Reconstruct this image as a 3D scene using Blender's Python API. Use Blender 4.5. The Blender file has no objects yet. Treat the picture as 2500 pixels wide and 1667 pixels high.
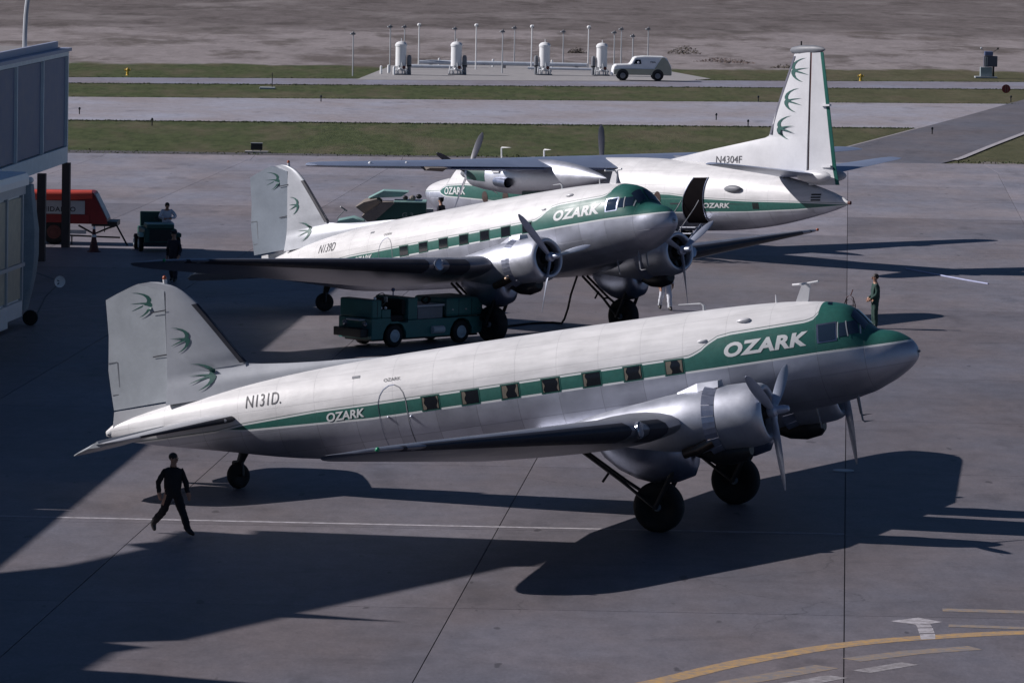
import bpy, bmesh, math, random
from mathutils import Vector, Matrix
R = math.radians
rnd = random.Random(7)
S = bpy.context.scene
C = S.collection

# ------------------------------------------------------------------ camera, sky, sun, exposure
CAM_H = 13.930
cam = bpy.data.cameras.new('camera')
cam.sensor_width = 36.0
cam.lens = 36.0 * 12292.0 / 2500.0
cam.clip_start, cam.clip_end = 1.0, 6000.0
camo = bpy.data.objects.new('camera', cam)
C.objects.link(camo)
camo.matrix_world = Matrix.Translation((0, 0, CAM_H)) @ Matrix.Rotation(R(90 - 5.1439), 4, 'X') @ Matrix.Rotation(0.0190, 4, 'Z')
S.camera = camo

SUN_AZ, SUN_EL = R(-4.5), R(32.6)          # direction the shadows run, height of the sun
W = bpy.data.worlds.new('World'); S.world = W; W.use_nodes = True
nt = W.node_tree
sky = nt.nodes.new('ShaderNodeTexSky'); sky.sky_type = 'NISHITA'; sky.sun_disc = False
sky.sun_elevation = SUN_EL
sky.sun_rotation = R(274.5)
sky.air_density = 0.55; sky.dust_density = 0.05; sky.ozone_density = 5.0
nt.links.new(sky.outputs[0], nt.nodes['Background'].inputs[0])
nt.nodes['Background'].inputs[1].default_value = 0.05
sl = bpy.data.lights.new('sun', 'SUN'); sl.energy = 5.0; sl.angle = R(0.53); sl.color = (1.0, 0.945, 0.945)
so = bpy.data.objects.new('sun', sl); C.objects.link(so)
sv = Vector((-math.cos(SUN_AZ) * math.cos(SUN_EL), -math.sin(SUN_AZ) * math.cos(SUN_EL), math.sin(SUN_EL)))
so.rotation_euler = sv.to_track_quat('Z', 'Y').to_euler(); so.location = (-60, 40, 60)
vs = S.view_settings
vs.view_transform = 'Standard'; vs.look = 'None'; vs.exposure = 0.0; vs.gamma = 1.0; vs.use_curve_mapping = False
S.cycles.max_bounces = 6

# ------------------------------------------------------------------ materials
def nodes_of(name):
    m = bpy.data.materials.new(name); m.use_nodes = True
    t = m.node_tree
    return m, t, t.nodes['Principled BSDF']
def N(t, kind, **kw):
    n = t.nodes.new(kind)
    for k, v in kw.items():
        setattr(n, k, v)
    return n
def math_node(t, op, a, b=None, clamp=False):
    n = N(t, 'ShaderNodeMath', operation=op); n.use_clamp = clamp
    for i, v in enumerate((a, b)):
        if v is None: continue
        if isinstance(v, (int, float)): n.inputs[i].default_value = v
        else: t.links.new(v, n.inputs[i])
    return n.outputs[0]
def mixc(t, fac, a, b):
    n = N(t, 'ShaderNodeMix', data_type='RGBA')
    for sock, v in ((n.inputs[0], fac), (n.inputs[6], a), (n.inputs[7], b)):
        if isinstance(v, tuple): sock.default_value = (*v[:3], 1)
        elif isinstance(v, (int, float)): sock.default_value = v
        else: t.links.new(v, sock)
    return n.outputs[2]
def noise(t, vec, scale, detail=5, rough=0.6, dim='3D'):
    n = N(t, 'ShaderNodeTexNoise'); n.inputs['Scale'].default_value = scale
    n.inputs['Detail'].default_value = detail; n.inputs['Roughness'].default_value = rough
    t.links.new(vec, n.inputs['Vector']); return n.outputs[0]
def ramp(t, fac, lo, hi, a=0.0, b=1.0):
    n = N(t, 'ShaderNodeMapRange'); t.links.new(fac, n.inputs[0])
    for i, v in enumerate((lo, hi, a, b)): n.inputs[i + 1].default_value = v
    return n.outputs[0]
def bump(t, bsdf, h, dist=0.01, strength=0.5):
    b = N(t, 'ShaderNodeBump'); b.inputs['Strength'].default_value = strength; b.inputs['Distance'].default_value = dist
    t.links.new(h, b.inputs['Height']); t.links.new(b.outputs[0], bsdf.inputs['Normal'])
M = {}
def mat(name, col, rough=0.5, metal=0.0, var=0.15, scale=3.0, bmp=0.0, bscale=40.0, spec=0.5):
    m, t, b = nodes_of(name)
    tc = N(t, 'ShaderNodeTexCoord')
    n1 = noise(t, tc.outputs['Object'], scale, 6)
    n2 = noise(t, tc.outputs['Object'], scale * 9, 3)
    f = math_node(t, 'ADD', math_node(t, 'MULTIPLY', n1, 0.7), math_node(t, 'MULTIPLY', n2, 0.3))
    k = ramp(t, f, 0.3, 0.7, 0, 1)
    dark = tuple(c * (1 - var) for c in col); lite = tuple(min(1, c * (1 + var)) for c in col)
    t.links.new(mixc(t, k, dark, lite), b.inputs['Base Color'])
    b.inputs['Metallic'].default_value = metal
    b.inputs['Specular IOR Level'].default_value = spec
    t.links.new(ramp(t, n1, 0.3, 0.7, max(0.02, rough * 0.85), min(1, rough * 1.15)), b.inputs['Roughness'])
    if bmp: bump(t, b, noise(t, tc.outputs['Object'], bscale, 4), 0.01, bmp)
    M[name] = m
    return m
mat('aluminium', (0.54, 0.56, 0.62), 0.48, 0.80, 0.14, 1.3)
mat('dull_aluminium', (0.29, 0.32, 0.41), 0.34, 0.92, 0.2, 2.0)
mat('white_paint', (0.58, 0.585, 0.60), 0.42, 0.0, 0.08, 1.2)
mat('fin_paint', (0.40, 0.42, 0.455), 0.42, 0.15, 0.10, 1.0)
mat('fabric_silver', (0.40, 0.43, 0.46), 0.55, 0.15, 0.12, 1.5)
mat('green_paint', (0.018, 0.120, 0.092), 0.35, 0.0, 0.12, 2.0)
mat('dark_green_paint', (0.014, 0.070, 0.058), 0.5, 0.0, 0.25, 2.0)
mat('light_green_paint', (0.24, 0.40, 0.37), 0.5, 0.0, 0.15, 2.0)
mat('black_rubber', (0.009, 0.009, 0.010), 0.85, 0.0, 0.25, 4.0)
mat('boot_rubber', (0.024, 0.026, 0.038), 0.6, 0.0, 0.2, 4.0)
mat('black_metal', (0.02, 0.02, 0.022), 0.5, 0.3, 0.3, 5.0)
mat('dark_void', (0.008, 0.007, 0.008), 0.9, spec=0.0)
mat('window_dark', (0.012, 0.014, 0.018), 0.12, 0.0, 0.1)
mat('curtain', (0.13, 0.115, 0.09), 0.9, 0.0, 0.3, 9.0)
mat('letter_white', (0.62, 0.64, 0.64), 0.5, 0.0, 0.06)
mat('letter_black', (0.04, 0.04, 0.05), 0.55, 0.0, 0.1)
mat('blade_grey', (0.44, 0.48, 0.58), 0.4, 0.4, 0.12, 2.0)
mat('blade_dark', (0.07, 0.075, 0.10), 0.5, 0.0, 0.15, 2.0)
mat('steel', (0.35, 0.35, 0.36), 0.35, 0.9, 0.2, 5.0)
mat('exhaust_steel', (0.16, 0.12, 0.09), 0.35, 0.9, 0.35, 5.0)
mat('red_paint', (0.21, 0.020, 0.020), 0.45, 0.0, 0.2, 2.5)
mat('red_canvas', (0.55, 0.065, 0.045), 0.75, 0.0, 0.2, 3.0)
mat('white_enamel', (0.78, 0.79, 0.79), 0.4, 0.0, 0.08, 2.0)
mat('pale_grey_paint', (0.42, 0.44, 0.46), 0.5, 0.0, 0.12, 2.0)
mat('mid_grey_paint', (0.16, 0.17, 0.19), 0.55, 0.0, 0.2, 2.0)
mat('khaki_paint', (0.36, 0.36, 0.28), 0.5, 0.0, 0.1, 2.0)
mat('canvas_tan', (0.20, 0.175, 0.155), 0.9, 0.0, 0.25, 3.0, 0.4, 14)
mat('yellow_paint', (0.60, 0.40, 0.05), 0.5)
mat('wall_tan', (0.50, 0.45, 0.34), 0.7, 0.0, 0.2, 3.0)
mat('frame_green_grey', (0.74, 0.79, 0.78), 0.6, 0.0, 0.12, 1.5)
mat('trim_blue', (0.30, 0.335, 0.45), 0.5, 0.0, 0.12, 1.5)
mat('panel_blue', (0.125, 0.15, 0.24), 0.55, 0.0, 0.18, 2.5, 0.15, 30)
mat('column_paint', (0.055, 0.042, 0.042), 0.6, 0.0, 0.2, 2.0)
mat('roof_gravel', (0.22, 0.21, 0.21), 0.9, 0.0, 0.2, 6.0, 0.5, 60)
mat('terminal_wall', (0.33, 0.31, 0.28), 0.8, 0.0, 0.15, 1.0)
mat('canvas_blue_grey', (0.24, 0.29, 0.32), 0.8, 0.0, 0.25, 2.2, 0.5, 6)
mat('skin', (0.40, 0.22, 0.15), 0.55, 0.0, 0.1)
mat('hair_dark', (0.02, 0.014, 0.011), 0.6)
mat('cloth_black', (0.012, 0.011, 0.013), 0.9, 0.0, 0.3, 8.0, 0.5, 14)
mat('cloth_green', (0.018, 0.050, 0.042), 0.85, 0.0, 0.3, 8.0, 0.5, 14)
mat('cloth_white', (0.62, 0.64, 0.70), 0.85, 0.0, 0.1, 8.0, 0.5, 14)
mat('cloth_navy', (0.018, 0.018, 0.03), 0.85, 0.0, 0.3, 8.0, 0.5, 14)
mat('leather', (0.012, 0.010, 0.010), 0.4)
mat('red_lens', (0.33, 0.075, 0.03), 0.4)
mat('rust_red', (0.09, 0.025, 0.022), 0.7)
mat('hub_pale', (0.36, 0.42, 0.46), 0.45, 0.0, 0.2, 6.0)
mat('bush', (0.13, 0.11, 0.09), 0.9, 0.0, 0.4, 3.0)
mat('concrete_pad', (0.30, 0.29, 0.29), 0.9, 0.0, 0.15, 1.5)

def pavement(name, col, stain=0.5, slab_tone=True, stretch=1.6, sscale=0.42):
    m, t, b = nodes_of(name)
    g = N(t, 'ShaderNodeNewGeometry')
    mp = N(t, 'ShaderNodeMapping'); mp.inputs['Scale'].default_value = (1.0 / stretch, 0.30, 1); mp.inputs['Rotation'].default_value = (0, 0, R(-4))
    t.links.new(g.outputs['Position'], mp.inputs[0])
    a = noise(t, mp.outputs[0], sscale, 8, 0.62)
    f = noise(t, mp.outputs[0], 3.2, 8, 0.72)
    mps = N(t, 'ShaderNodeMapping'); mps.inputs['Scale'].default_value = (1, 0.35, 1); t.links.new(g.outputs['Position'], mps.inputs[0])
    sp = noise(t, mps.outputs[0], 14.0, 3, 0.7)
    mp2 = N(t, 'ShaderNodeMapping'); mp2.inputs['Scale'].default_value = (0.22, 0.55, 1); mp2.inputs['Rotation'].default_value = (0, 0, R(2))
    t.links.new(g.outputs['Position'], mp2.inputs[0])
    st = ramp(t, noise(t, mp2.outputs[0], 1.1, 6, 0.6), 0.58, 0.80, 0.0, stain * 0.75)
    oil = ramp(t, noise(t, mps.outputs[0], 0.45, 5, 0.6), 0.58, 0.74, 0.0, 0.36)
    v = math_node(t, 'MULTIPLY', ramp(t, a, 0.3, 0.7, 0.80, 1.16), ramp(t, f, 0.3, 0.7, 0.82, 1.16))
    v = math_node(t, 'MULTIPLY', v, ramp(t, sp, 0.25, 0.75, 0.84, 1.16))
    v = math_node(t, 'MULTIPLY', v, ramp(t, noise(t, g.outputs['Position'], 60.0, 2, 0.6), 0.25, 0.75, 0.86, 1.14))
    v = math_node(t, 'MULTIPLY', v, math_node(t, 'SUBTRACT', 1.0, st))
    v = math_node(t, 'MULTIPLY', v, math_node(t, 'SUBTRACT', 1.0, oil))
    spot = ramp(t, noise(t, mps.outputs[0], 2.4, 2, 0.4), 0.72, 0.75, 0.0, 0.45)
    v = math_node(t, 'MULTIPLY', v, math_node(t, 'SUBTRACT', 1.0, spot))
    wob = N(t, 'ShaderNodeVectorMath', operation='MULTIPLY_ADD'); nz_ = N(t, 'ShaderNodeTexNoise'); nz_.inputs['Scale'].default_value = 0.5; nz_.inputs['Detail'].default_value = 6
    t.links.new(g.outputs['Position'], nz_.inputs['Vector']); t.links.new(nz_.outputs['Color'], wob.inputs[0]); wob.inputs[1].default_value = (2.4, 2.4, 0); t.links.new(g.outputs['Position'], wob.inputs[2])
    vo = N(t, 'ShaderNodeTexVoronoi', feature='DISTANCE_TO_EDGE'); vo.inputs['Scale'].default_value = 0.13; t.links.new(wob.outputs[0], vo.inputs['Vector'])
    crack = math_node(t, 'MULTIPLY', math_node(t, 'LESS_THAN', vo.outputs['Distance'], 0.0028), ramp(t, noise(t, g.outputs['Position'], 0.08, 2), 0.56, 0.64, 0.0, 0.30))
    v = math_node(t, 'MULTIPLY', v, math_node(t, 'SUBTRACT', 1.0, crack))
    if slab_tone:
        oi = N(t, 'ShaderNodeObjectInfo')
        v = math_node(t, 'MULTIPLY', v, ramp(t, oi.outputs['Random'], 0, 1, 0.90, 1.08))
    hue = mixc(t, ramp(t, noise(t, mp.outputs[0], 0.30, 5), 0.35, 0.65), tuple(c * k for c, k in zip(col, (1.08, 0.99, 0.94))), tuple(c * k for c, k in zip(col, (0.95, 0.99, 1.07))))
    vm = N(t, 'ShaderNodeVectorMath', operation='SCALE'); t.links.new(hue, vm.inputs[0]); t.links.new(v, vm.inputs['Scale'])
    t.links.new(vm.outputs[0], b.inputs['Base Color'])
    b.inputs['Roughness'].default_value = 0.6; b.inputs['Specular IOR Level'].default_value = 0.5
    bump(t, b, sp, 0.004, 0.5)
    M[name] = m
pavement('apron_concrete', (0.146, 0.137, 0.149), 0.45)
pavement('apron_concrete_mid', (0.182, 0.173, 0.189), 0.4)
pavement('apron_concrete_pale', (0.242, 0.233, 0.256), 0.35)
pavement('taxiway_concrete', (0.33, 0.32, 0.345), 0.25, False, 2.0, 0.3)
pavement('asphalt', (0.135, 0.130, 0.142), 0.35, False, 2.0)
pavement('road_asphalt', (0.24, 0.235, 0.27), 0.3, False, 2.0, 0.3)
mat('joint_seal', (0.075, 0.07, 0.076), 0.9)
def worn_paint(name, col, wear=0.35):
    m, t, b = nodes_of(name)
    g = N(t, 'ShaderNodeNewGeometry')
    k = ramp(t, noise(t, g.outputs['Position'], 5.0, 6, 0.7), 0.45 - wear * 0.3, 0.75 - wear * 0.3, 1.0, 0.0)
    t.links.new(mixc(t, k, (0.20, 0.185, 0.19), col), b.inputs['Base Color'])
    b.inputs['Roughness'].default_value = 0.8
    M[name] = m
worn_paint('marking_white', (0.47, 0.45, 0.48), 0.2)
worn_paint('marking_white_worn', (0.42, 0.40, 0.42), 0.55)
worn_paint('marking_yellow', (0.48, 0.29, 0.10), 0.25)
worn_paint('marking_yellow_worn', (0.36, 0.24, 0.12), 0.6)

def field(name):
    """rough airfield: turf near the strips, bare pale earth, then dry brown grass"""
    m, t, b = nodes_of(name)
    g = N(t, 'ShaderNodeNewGeometry')
    mp = N(t, 'ShaderNodeMapping'); mp.inputs['Scale'].default_value = (0.30, 0.075, 1); t.links.new(g.outputs['Position'], mp.inputs[0])
    big = noise(t, mp.outputs[0], 0.16, 7, 0.6)
    sx = N(t, 'ShaderNodeSeparateXYZ'); t.links.new(g.outputs['Position'], sx.inputs[0])
    d = math_node(t, 'SUBTRACT', sx.outputs[1], math_node(t, 'MULTIPLY', sx.outputs[0], 0.30))
    dn = math_node(t, 'ADD', d, ramp(t, big, 0.2, 0.8, -34, 34))
    dnf = math_node(t, 'ADD', d, ramp(t, big, 0.2, 0.8, -16, 16))
    fine = noise(t, mp.outputs[0], 1.3, 9, 0.82)
    mpt = N(t, 'ShaderNodeMapping'); mpt.inputs['Scale'].default_value = (1.3, 0.28, 1); t.links.new(g.outputs['Position'], mpt.inputs[0])
    tuft = noise(t, mpt.outputs[0], 1.0, 9, 0.85)
    grain = noise(t, mpt.outputs[0], 4.0, 4, 0.8)
    grass = mixc(t, ramp(t, tuft, 0.36, 0.64), (0.030, 0.044, 0.018), (0.112, 0.130, 0.060))
    grass = mixc(t, ramp(t, grain, 0.35, 0.65, 0, 0.5), grass, (0.062, 0.076, 0.034))
    dryp = mixc(t, ramp(t, fine, 0.35, 0.65), (0.085, 0.072, 0.046), (0.155, 0.135, 0.092))
    pt = noise(t, mp.outputs[0], 0.9, 6, 0.65)
    grass = mixc(t, ramp(t, pt, 0.47, 0.64, 0, 0.75), grass, dryp)
    # the turf dries out towards the right-hand end
    grass = mixc(t, math_node(t, 'MULTIPLY', ramp(t, sx.outputs[0], 4, 30, 0, 0.75), ramp(t, tuft, 0.3, 0.7, 0.4, 1.0)), grass, dryp)
    earth = mixc(t, ramp(t, fine, 0.32, 0.7), (0.20, 0.178, 0.178), (0.335, 0.302, 0.302))
    mp3 = N(t, 'ShaderNodeMapping'); mp3.inputs['Scale'].default_value = (0.050, 0.017, 1); t.links.new(g.outputs['Position'], mp3.inputs[0])
    streak = noise(t, mp3.outputs[0], 1.0, 9, 0.72)
    mp4 = N(t, 'ShaderNodeMapping'); mp4.inputs['Scale'].default_value = (0.13, 0.040, 1); t.links.new(g.outputs['Position'], mp4.inputs[0])
    streak2 = noise(t, mp4.outputs[0], 1.0, 8, 0.7)
    earth = mixc(t, ramp(t, streak, 0.50, 0.60, 0, 0.85), earth, (0.125, 0.106, 0.098))
    earth = mixc(t, ramp(t, streak2, 0.52, 0.61, 0, 0.75), earth, (0.105, 0.09, 0.082))
    dry = mixc(t, ramp(t, fine, 0.3, 0.7), (0.10, 0.086, 0.084), (0.195, 0.172, 0.168))
    dry = mixc(t, ramp(t, streak, 0.52, 0.62, 0, 0.7), dry, (0.245, 0.222, 0.218))
    dry = mixc(t, ramp(t, streak2, 0.52, 0.62, 0, 0.65), dry, (0.075, 0.064, 0.06))
    c = mixc(t, ramp(t, dnf, 390, 394), grass, earth)
    c = mixc(t, ramp(t, dn, 484, 504), c, dry)
    t.links.new(c, b.inputs['Base Color']); b.inputs['Roughness'].default_value = 0.95; b.inputs['Specular IOR Level'].default_value = 0.1
    bump(t, b, tuft, 0.15, 0.6)
    M[name] = m
field('field_ground')

def livery(name, up, lo, off, green, nose_metal=None, panel=1.0, white=(0.68, 0.675, 0.675)):
    """airline paint: white top, green band between two curves z(s), bare metal below, drawn in the airframe's own axes"""
    m, t, b = nodes_of(name)
    tc = N(t, 'ShaderNodeTexCoord'); sp = N(t, 'ShaderNodeSeparateXYZ'); t.links.new(tc.outputs['Object'], sp.inputs[0])
    s = math_node(t, 'MULTIPLY', math_node(t, 'ADD', sp.outputs[0], off[0]), -1.0)
    z = math_node(t, 'ADD', sp.outputs[2], off[1])
    sn = math_node(t, 'DIVIDE', s, 25.0)
    def curve(pts):
        n = N(t, 'ShaderNodeFloatCurve'); cm = n.mapping; cm.use_clip = False
        c = cm.curves[0]
        P = [(a / 25.0, (v + 2) / 8.0) for a, v in pts]
        while len(c.points) < len(P): c.points.new(0.5, 0.5)
        for q, (a, v) in zip(c.points, sorted(P)): q.location = (a, v); q.handle_type = 'VECTOR'
        cm.update(); t.links.new(sn, n.inputs['Value'])
        return math_node(t, 'SUBTRACT', math_node(t, 'MULTIPLY', n.outputs[0], 8.0), 2.0)
    zu, zl = curve(up), curve(lo)
    above = math_node(t, 'SUBTRACT', z, zu)        # >0 in the white
    below = math_node(t, 'SUBTRACT', zl, z)        # >0 in the metal
    is_white = math_node(t, 'GREATER_THAN', above, 0.0)
    is_metal = math_node(t, 'GREATER_THAN', below, 0.0)
    l1 = math_node(t, 'MULTIPLY', math_node(t, 'LESS_THAN', below, 0.0), math_node(t, 'GREATER_THAN', below, -0.045))
    l2 = math_node(t, 'MULTIPLY', math_node(t, 'LESS_THAN', above, 0.0), math_node(t, 'GREATER_THAN', above, -0.040))
    l3 = math_node(t, 'MULTIPLY', math_node(t, 'GREATER_THAN', above, 0.0), math_node(t, 'LESS_THAN', above, 0.022))
    # panels
    ps = math_node(t, 'DIVIDE', s, panel)
    cell = N(t, 'ShaderNodeCombineXYZ')
    t.links.new(math_node(t, 'FLOOR', ps), cell.inputs[0]); t.links.new(math_node(t, 'FLOOR', math_node(t, 'MULTIPLY', z, 1.9)), cell.inputs[1])
    wn = N(t, 'ShaderNodeTexWhiteNoise', noise_dimensions='2D'); t.links.new(cell.outputs[0], wn.inputs['Vector'])
    seam = math_node(t, 'ADD', math_node(t, 'LESS_THAN', math_node(t, 'FRACT', ps), 0.014), math_node(t, 'LESS_THAN', math_node(t, 'FRACT', math_node(t, 'MULTIPLY', z, 1.9)), 0.02), True)
    ns = noise(t, tc.outputs['Object'], 1.2, 6); nf = noise(t, tc.outputs['Object'], 9.0, 4)
    mp = N(t, 'ShaderNodeMapping'); mp.inputs['Scale'].default_value = (0.5, 1, 3.5); t.links.new(tc.outputs['Object'], mp.inputs[0])
    drip = noise(t, mp.outputs[0], 2.0, 5)
    metal_v = math_node(t, 'MULTIPLY', ramp(t, wn.outputs[0], 0, 1, 0.87, 1.08), ramp(t, ns, 0.3, 0.7, 0.84, 1.12))
    vm = N(t, 'ShaderNodeVectorMath', operation='SCALE'); vm.inputs[0].default_value = (0.43, 0.45, 0.515); t.links.new(metal_v, vm.inputs['Scale'])
    wv = N(t, 'ShaderNodeVectorMath', operation='SCALE'); wv.inputs[0].default_value = white
    t.links.new(math_node(t, 'MULTIPLY', ramp(t, ns, 0.3, 0.7, 0.94, 1.03), ramp(t, drip, 0.35, 0.75, 1.05, 0.82)), wv.inputs['Scale'])
    gv = mixc(t, ramp(t, nf, 0.3, 0.7), tuple(c * 0.88 for c in green), tuple(c * 1.1 for c in green))
    c = mixc(t, is_white, gv, wv.outputs[0])
    c = mixc(t, is_metal, c, vm.outputs[0])
    wl = math_node(t, 'ADD', l1, l2, True)
    c = mixc(t, wl, c, (0.62, 0.64, 0.64))
    c = mixc(t, math_node(t, 'MULTIPLY', l3, 0.75), c, (0.03, 0.08, 0.07))
    c = mixc(t, math_node(t, 'MULTIPLY', seam, math_node(t, 'ADD', 0.14, math_node(t, 'MULTIPLY', is_metal, 0.22))), c, (0.08, 0.08, 0.09))
    t.links.new(c, b.inputs['Base Color'])
    mk = math_node(t, 'MULTIPLY', is_metal, 0.74)
    t.links.new(mk, b.inputs['Metallic'])
    rr = math_node(t, 'ADD', math_node(t, 'MULTIPLY', is_metal, 0.02), ramp(t, ns, 0.3, 0.7, 0.38, 0.50))
    t.links.new(rr, b.inputs['Roughness'])
    h = math_node(t, 'SUBTRACT', math_node(t, 'MULTIPLY', noise(t, tc.outputs['Object'], 2.5, 3), 0.35), math_node(t, 'MULTIPLY', seam, 0.3))
    bump(t, b, h, 0.03, 0.5)
    M[name] = m

# ------------------------------------------------------------------ mesh helpers
class MB:
    def __init__(self): self.v = []; self.f = []
    def add(self, vs, fs):
        k = len(self.v); self.v += [tuple(p) for p in vs]; self.f += [tuple(i + k for i in f) for f in fs]; return self
    def box(self, x0, x1, y0, y1, z0, z1):
        if x0 > x1: x0, x1 = x1, x0
        if y0 > y1: y0, y1 = y1, y0
        if z0 > z1: z0, z1 = z1, z0
        return self.add([(x0, y0, z0), (x1, y0, z0), (x1, y1, z0), (x0, y1, z0), (x0, y0, z1), (x1, y0, z1), (x1, y1, z1), (x0, y1, z1)],
                        [(3, 2, 1, 0), (4, 5, 6, 7), (0, 1, 5, 4), (1, 2, 6, 5), (2, 3, 7, 6), (3, 0, 4, 7)])
    def rings(self, rs, cap0=True, cap1=True):
        n = len(rs[0]); vs = [p for r in rs for p in r]; fs = []
        for i in range(len(rs) - 1):
            for j in range(n):
                a, b = i * n + j, i * n + (j + 1) % n
                fs.append((a, b, b + n, a + n))
        if cap0: fs.append(tuple(range(n - 1, -1, -1)))
        if cap1: fs.append(tuple((len(rs) - 1) * n + j for j in range(n)))
        return self.add(vs, fs)
    def prism(self, poly, axis, a, b):
        """poly of 2D points, pushed along axis ('x','y','z') from a to b"""
        def P(u, v, w): return {'x': (w, u, v), 'y': (u, w, v), 'z': (u, v, w)}[axis]
        return self.rings([[P(u, v, a) for u, v in poly], [P(u, v, b) for u, v in poly]])
    def tube(self, pts, r, n=8, cap=True):
        pts = [Vector(p) for p in pts]; rs = []
        rad = r if isinstance(r, (list, tuple)) else [r] * len(pts)
        up = None
        for i, p in enumerate(pts):
            d = (pts[min(i + 1, len(pts) - 1)] - pts[max(i - 1, 0)]).normalized()
            if up is None: up = Vector((0, 0, 1)) if abs(d.z) < 0.9 else Vector((1, 0, 0))
            a = d.cross(up).normalized(); bb = d.cross(a).normalized(); up = -bb if False else up
            rs.append([p + (a * math.cos(2 * math.pi * k / n) + bb * math.sin(2 * math.pi * k / n)) * rad[i] for k in range(n)])
        return self.rings(rs, cap, cap)
    def lathe(self, prof, axis='z', c=(0, 0, 0), n=24, cap=True):
        rs = []
        for h, r in prof:
            r = max(r, 1e-4); ring = []
            for k in range(n):
                a = 2 * math.pi * k / n; u, v = r * math.cos(a), r * math.sin(a)
                p = {'z': (u, v, h), 'x': (h, u, v), 'y': (v, h, u)}[axis]
                ring.append((p[0] + c[0], p[1] + c[1], p[2] + c[2]))
            rs.append(ring)
        return self.rings(rs, cap, cap)
    def ball(self, c, r, n=10, m=7, sq=(1, 1, 1)):
        rs = []
        for i in range(m + 1):
            th = math.pi * i / m
            rr = max(math.sin(th), 1e-3)
            rs.append([(c[0] + r * sq[0] * rr * math.cos(2 * math.pi * k / n), c[1] + r * sq[1] * rr * math.sin(2 * math.pi * k / n), c[2] - r * sq[2] * math.cos(th)) for k in range(n)])
        return self.rings(rs)
    def move(self, fn): self.v = [tuple(fn(Vector(p))) for p in self.v]; return self
    def build(self, name, material, parent=None, smooth=True, off=(0, 0, 0), bevel=0.0, angle=35, subdiv=0):
        me = bpy.data.meshes.new(name)
        me.from_pydata([(p[0] - off[0], p[1] - off[1], p[2] - off[2]) for p in self.v], [], self.f)
        bm = bmesh.new(); bm.from_mesh(me)
        bmesh.ops.remove_doubles(bm, verts=bm.verts, dist=1e-5)
        bmesh.ops.recalc_face_normals(bm, faces=bm.faces)
        bm.to_mesh(me); bm.free()
        o = bpy.data.objects.new(name, me); C.objects.link(o)
        me.materials.append(M[material])
        if parent: o.parent = parent
        if bevel:
            mo = o.modifiers.new('bevel', 'BEVEL'); mo.width = bevel; mo.segments = 2; mo.limit_method = 'ANGLE'; mo.angle_limit = R(40)
        if smooth:
            me.shade_smooth()
            me.set_sharp_from_angle(angle=R(angle))
        return o

def thing(name, label, cat, loc=(0, 0, 0), rz=0.0, group=None):
    o = bpy.data.objects.new(name, None); C.objects.link(o); o.empty_display_size = 0.3
    o.location = loc; o.rotation_euler = (0, 0, rz)
    return tag(o, label, cat, group)
def tag(o, label, cat, group=None):
    o['label'] = label; o['category'] = cat
    if group: o['group'] = group
    return o
def struct(o): o['kind'] = 'structure'; return o
def copy_tree(o, parent=None):
    c = o.copy(); C.objects.link(c)
    if parent: c.parent = parent
    for ch in list(o.children): copy_tree(ch, c)
    return c

def text_faces(body, w, h, shear=0.0, bold=0.0, spacing=1.0):
    """flat lettering, returned as (verts 2D in [0,w]x[0,h], faces)"""
    cu = bpy.data.curves.new('lettering', 'FONT'); cu.body = body; cu.shear = shear; cu.offset = bold; cu.resolution_u = 4
    cu.space_character = spacing; cu.fill_mode = 'BOTH'
    ob = bpy.data.objects.new('lettering', cu); C.objects.link(ob)
    me = bpy.data.meshes.new_from_object(ob)
    bpy.data.objects.remove(ob)
    vs = [(p.co.x, p.co.y) for p in me.vertices]; fs = [tuple(p.vertices) for p in me.polygons]
    bpy.data.meshes.remove(me)
    x0, x1 = min(p[0] for p in vs), max(p[0] for p in vs); y0, y1 = min(p[1] for p in vs), max(p[1] for p in vs)
    return [((p[0] - x0) / (x1 - x0) * w, (p[1] - y0) / (y1 - y0) * h) for p in vs], fs
def decal(name, vs2, fs, fn, material, parent, off=(0, 0, 0), cut=0.05):
    """lay flat artwork on a surface: fn(u, v) -> point"""
    bm = bmesh.new()
    bv = [bm.verts.new((u, v, 0)) for u, v in vs2]
    for f in fs:
        try: bm.faces.new([bv[i] for i in f])
        except ValueError: pass
    if cut:
        for ax in (0, 1):
            lo = min(p[ax] for p in vs2); hi = max(p[ax] for p in vs2)
            k = lo + cut
            while k < hi:
                co = [0, 0, 0]; no = [0, 0, 0]; co[ax] = k; no[ax] = 1
                bmesh.ops.bisect_plane(bm, geom=bm.verts[:] + bm.edges[:] + bm.faces[:], plane_co=co, plane_no=no)
                k += cut
    for v in bm.verts:
        p = fn(v.co.x, v.co.y); v.co = (p[0] - off[0], p[1] - off[1], p[2] - off[2])
    me = bpy.data.meshes.new(name); bm.to_mesh(me); bm.free()
    me.materials.append(M[material])
    o = bpy.data.objects.new(name, me); C.objects.link(o); o.parent = parent
    return o
def interp(tab, x):
    if x <= tab[0][0]: return tab[0][1:]
    for a, b in zip(tab, tab[1:]):
        if x <= b[0]:
            k = (x - a[0]) / (b[0] - a[0])
            return tuple(p + (q - p) * k for p, q in zip(a[1:], b[1:]))
    return tab[-1][1:]
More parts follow.
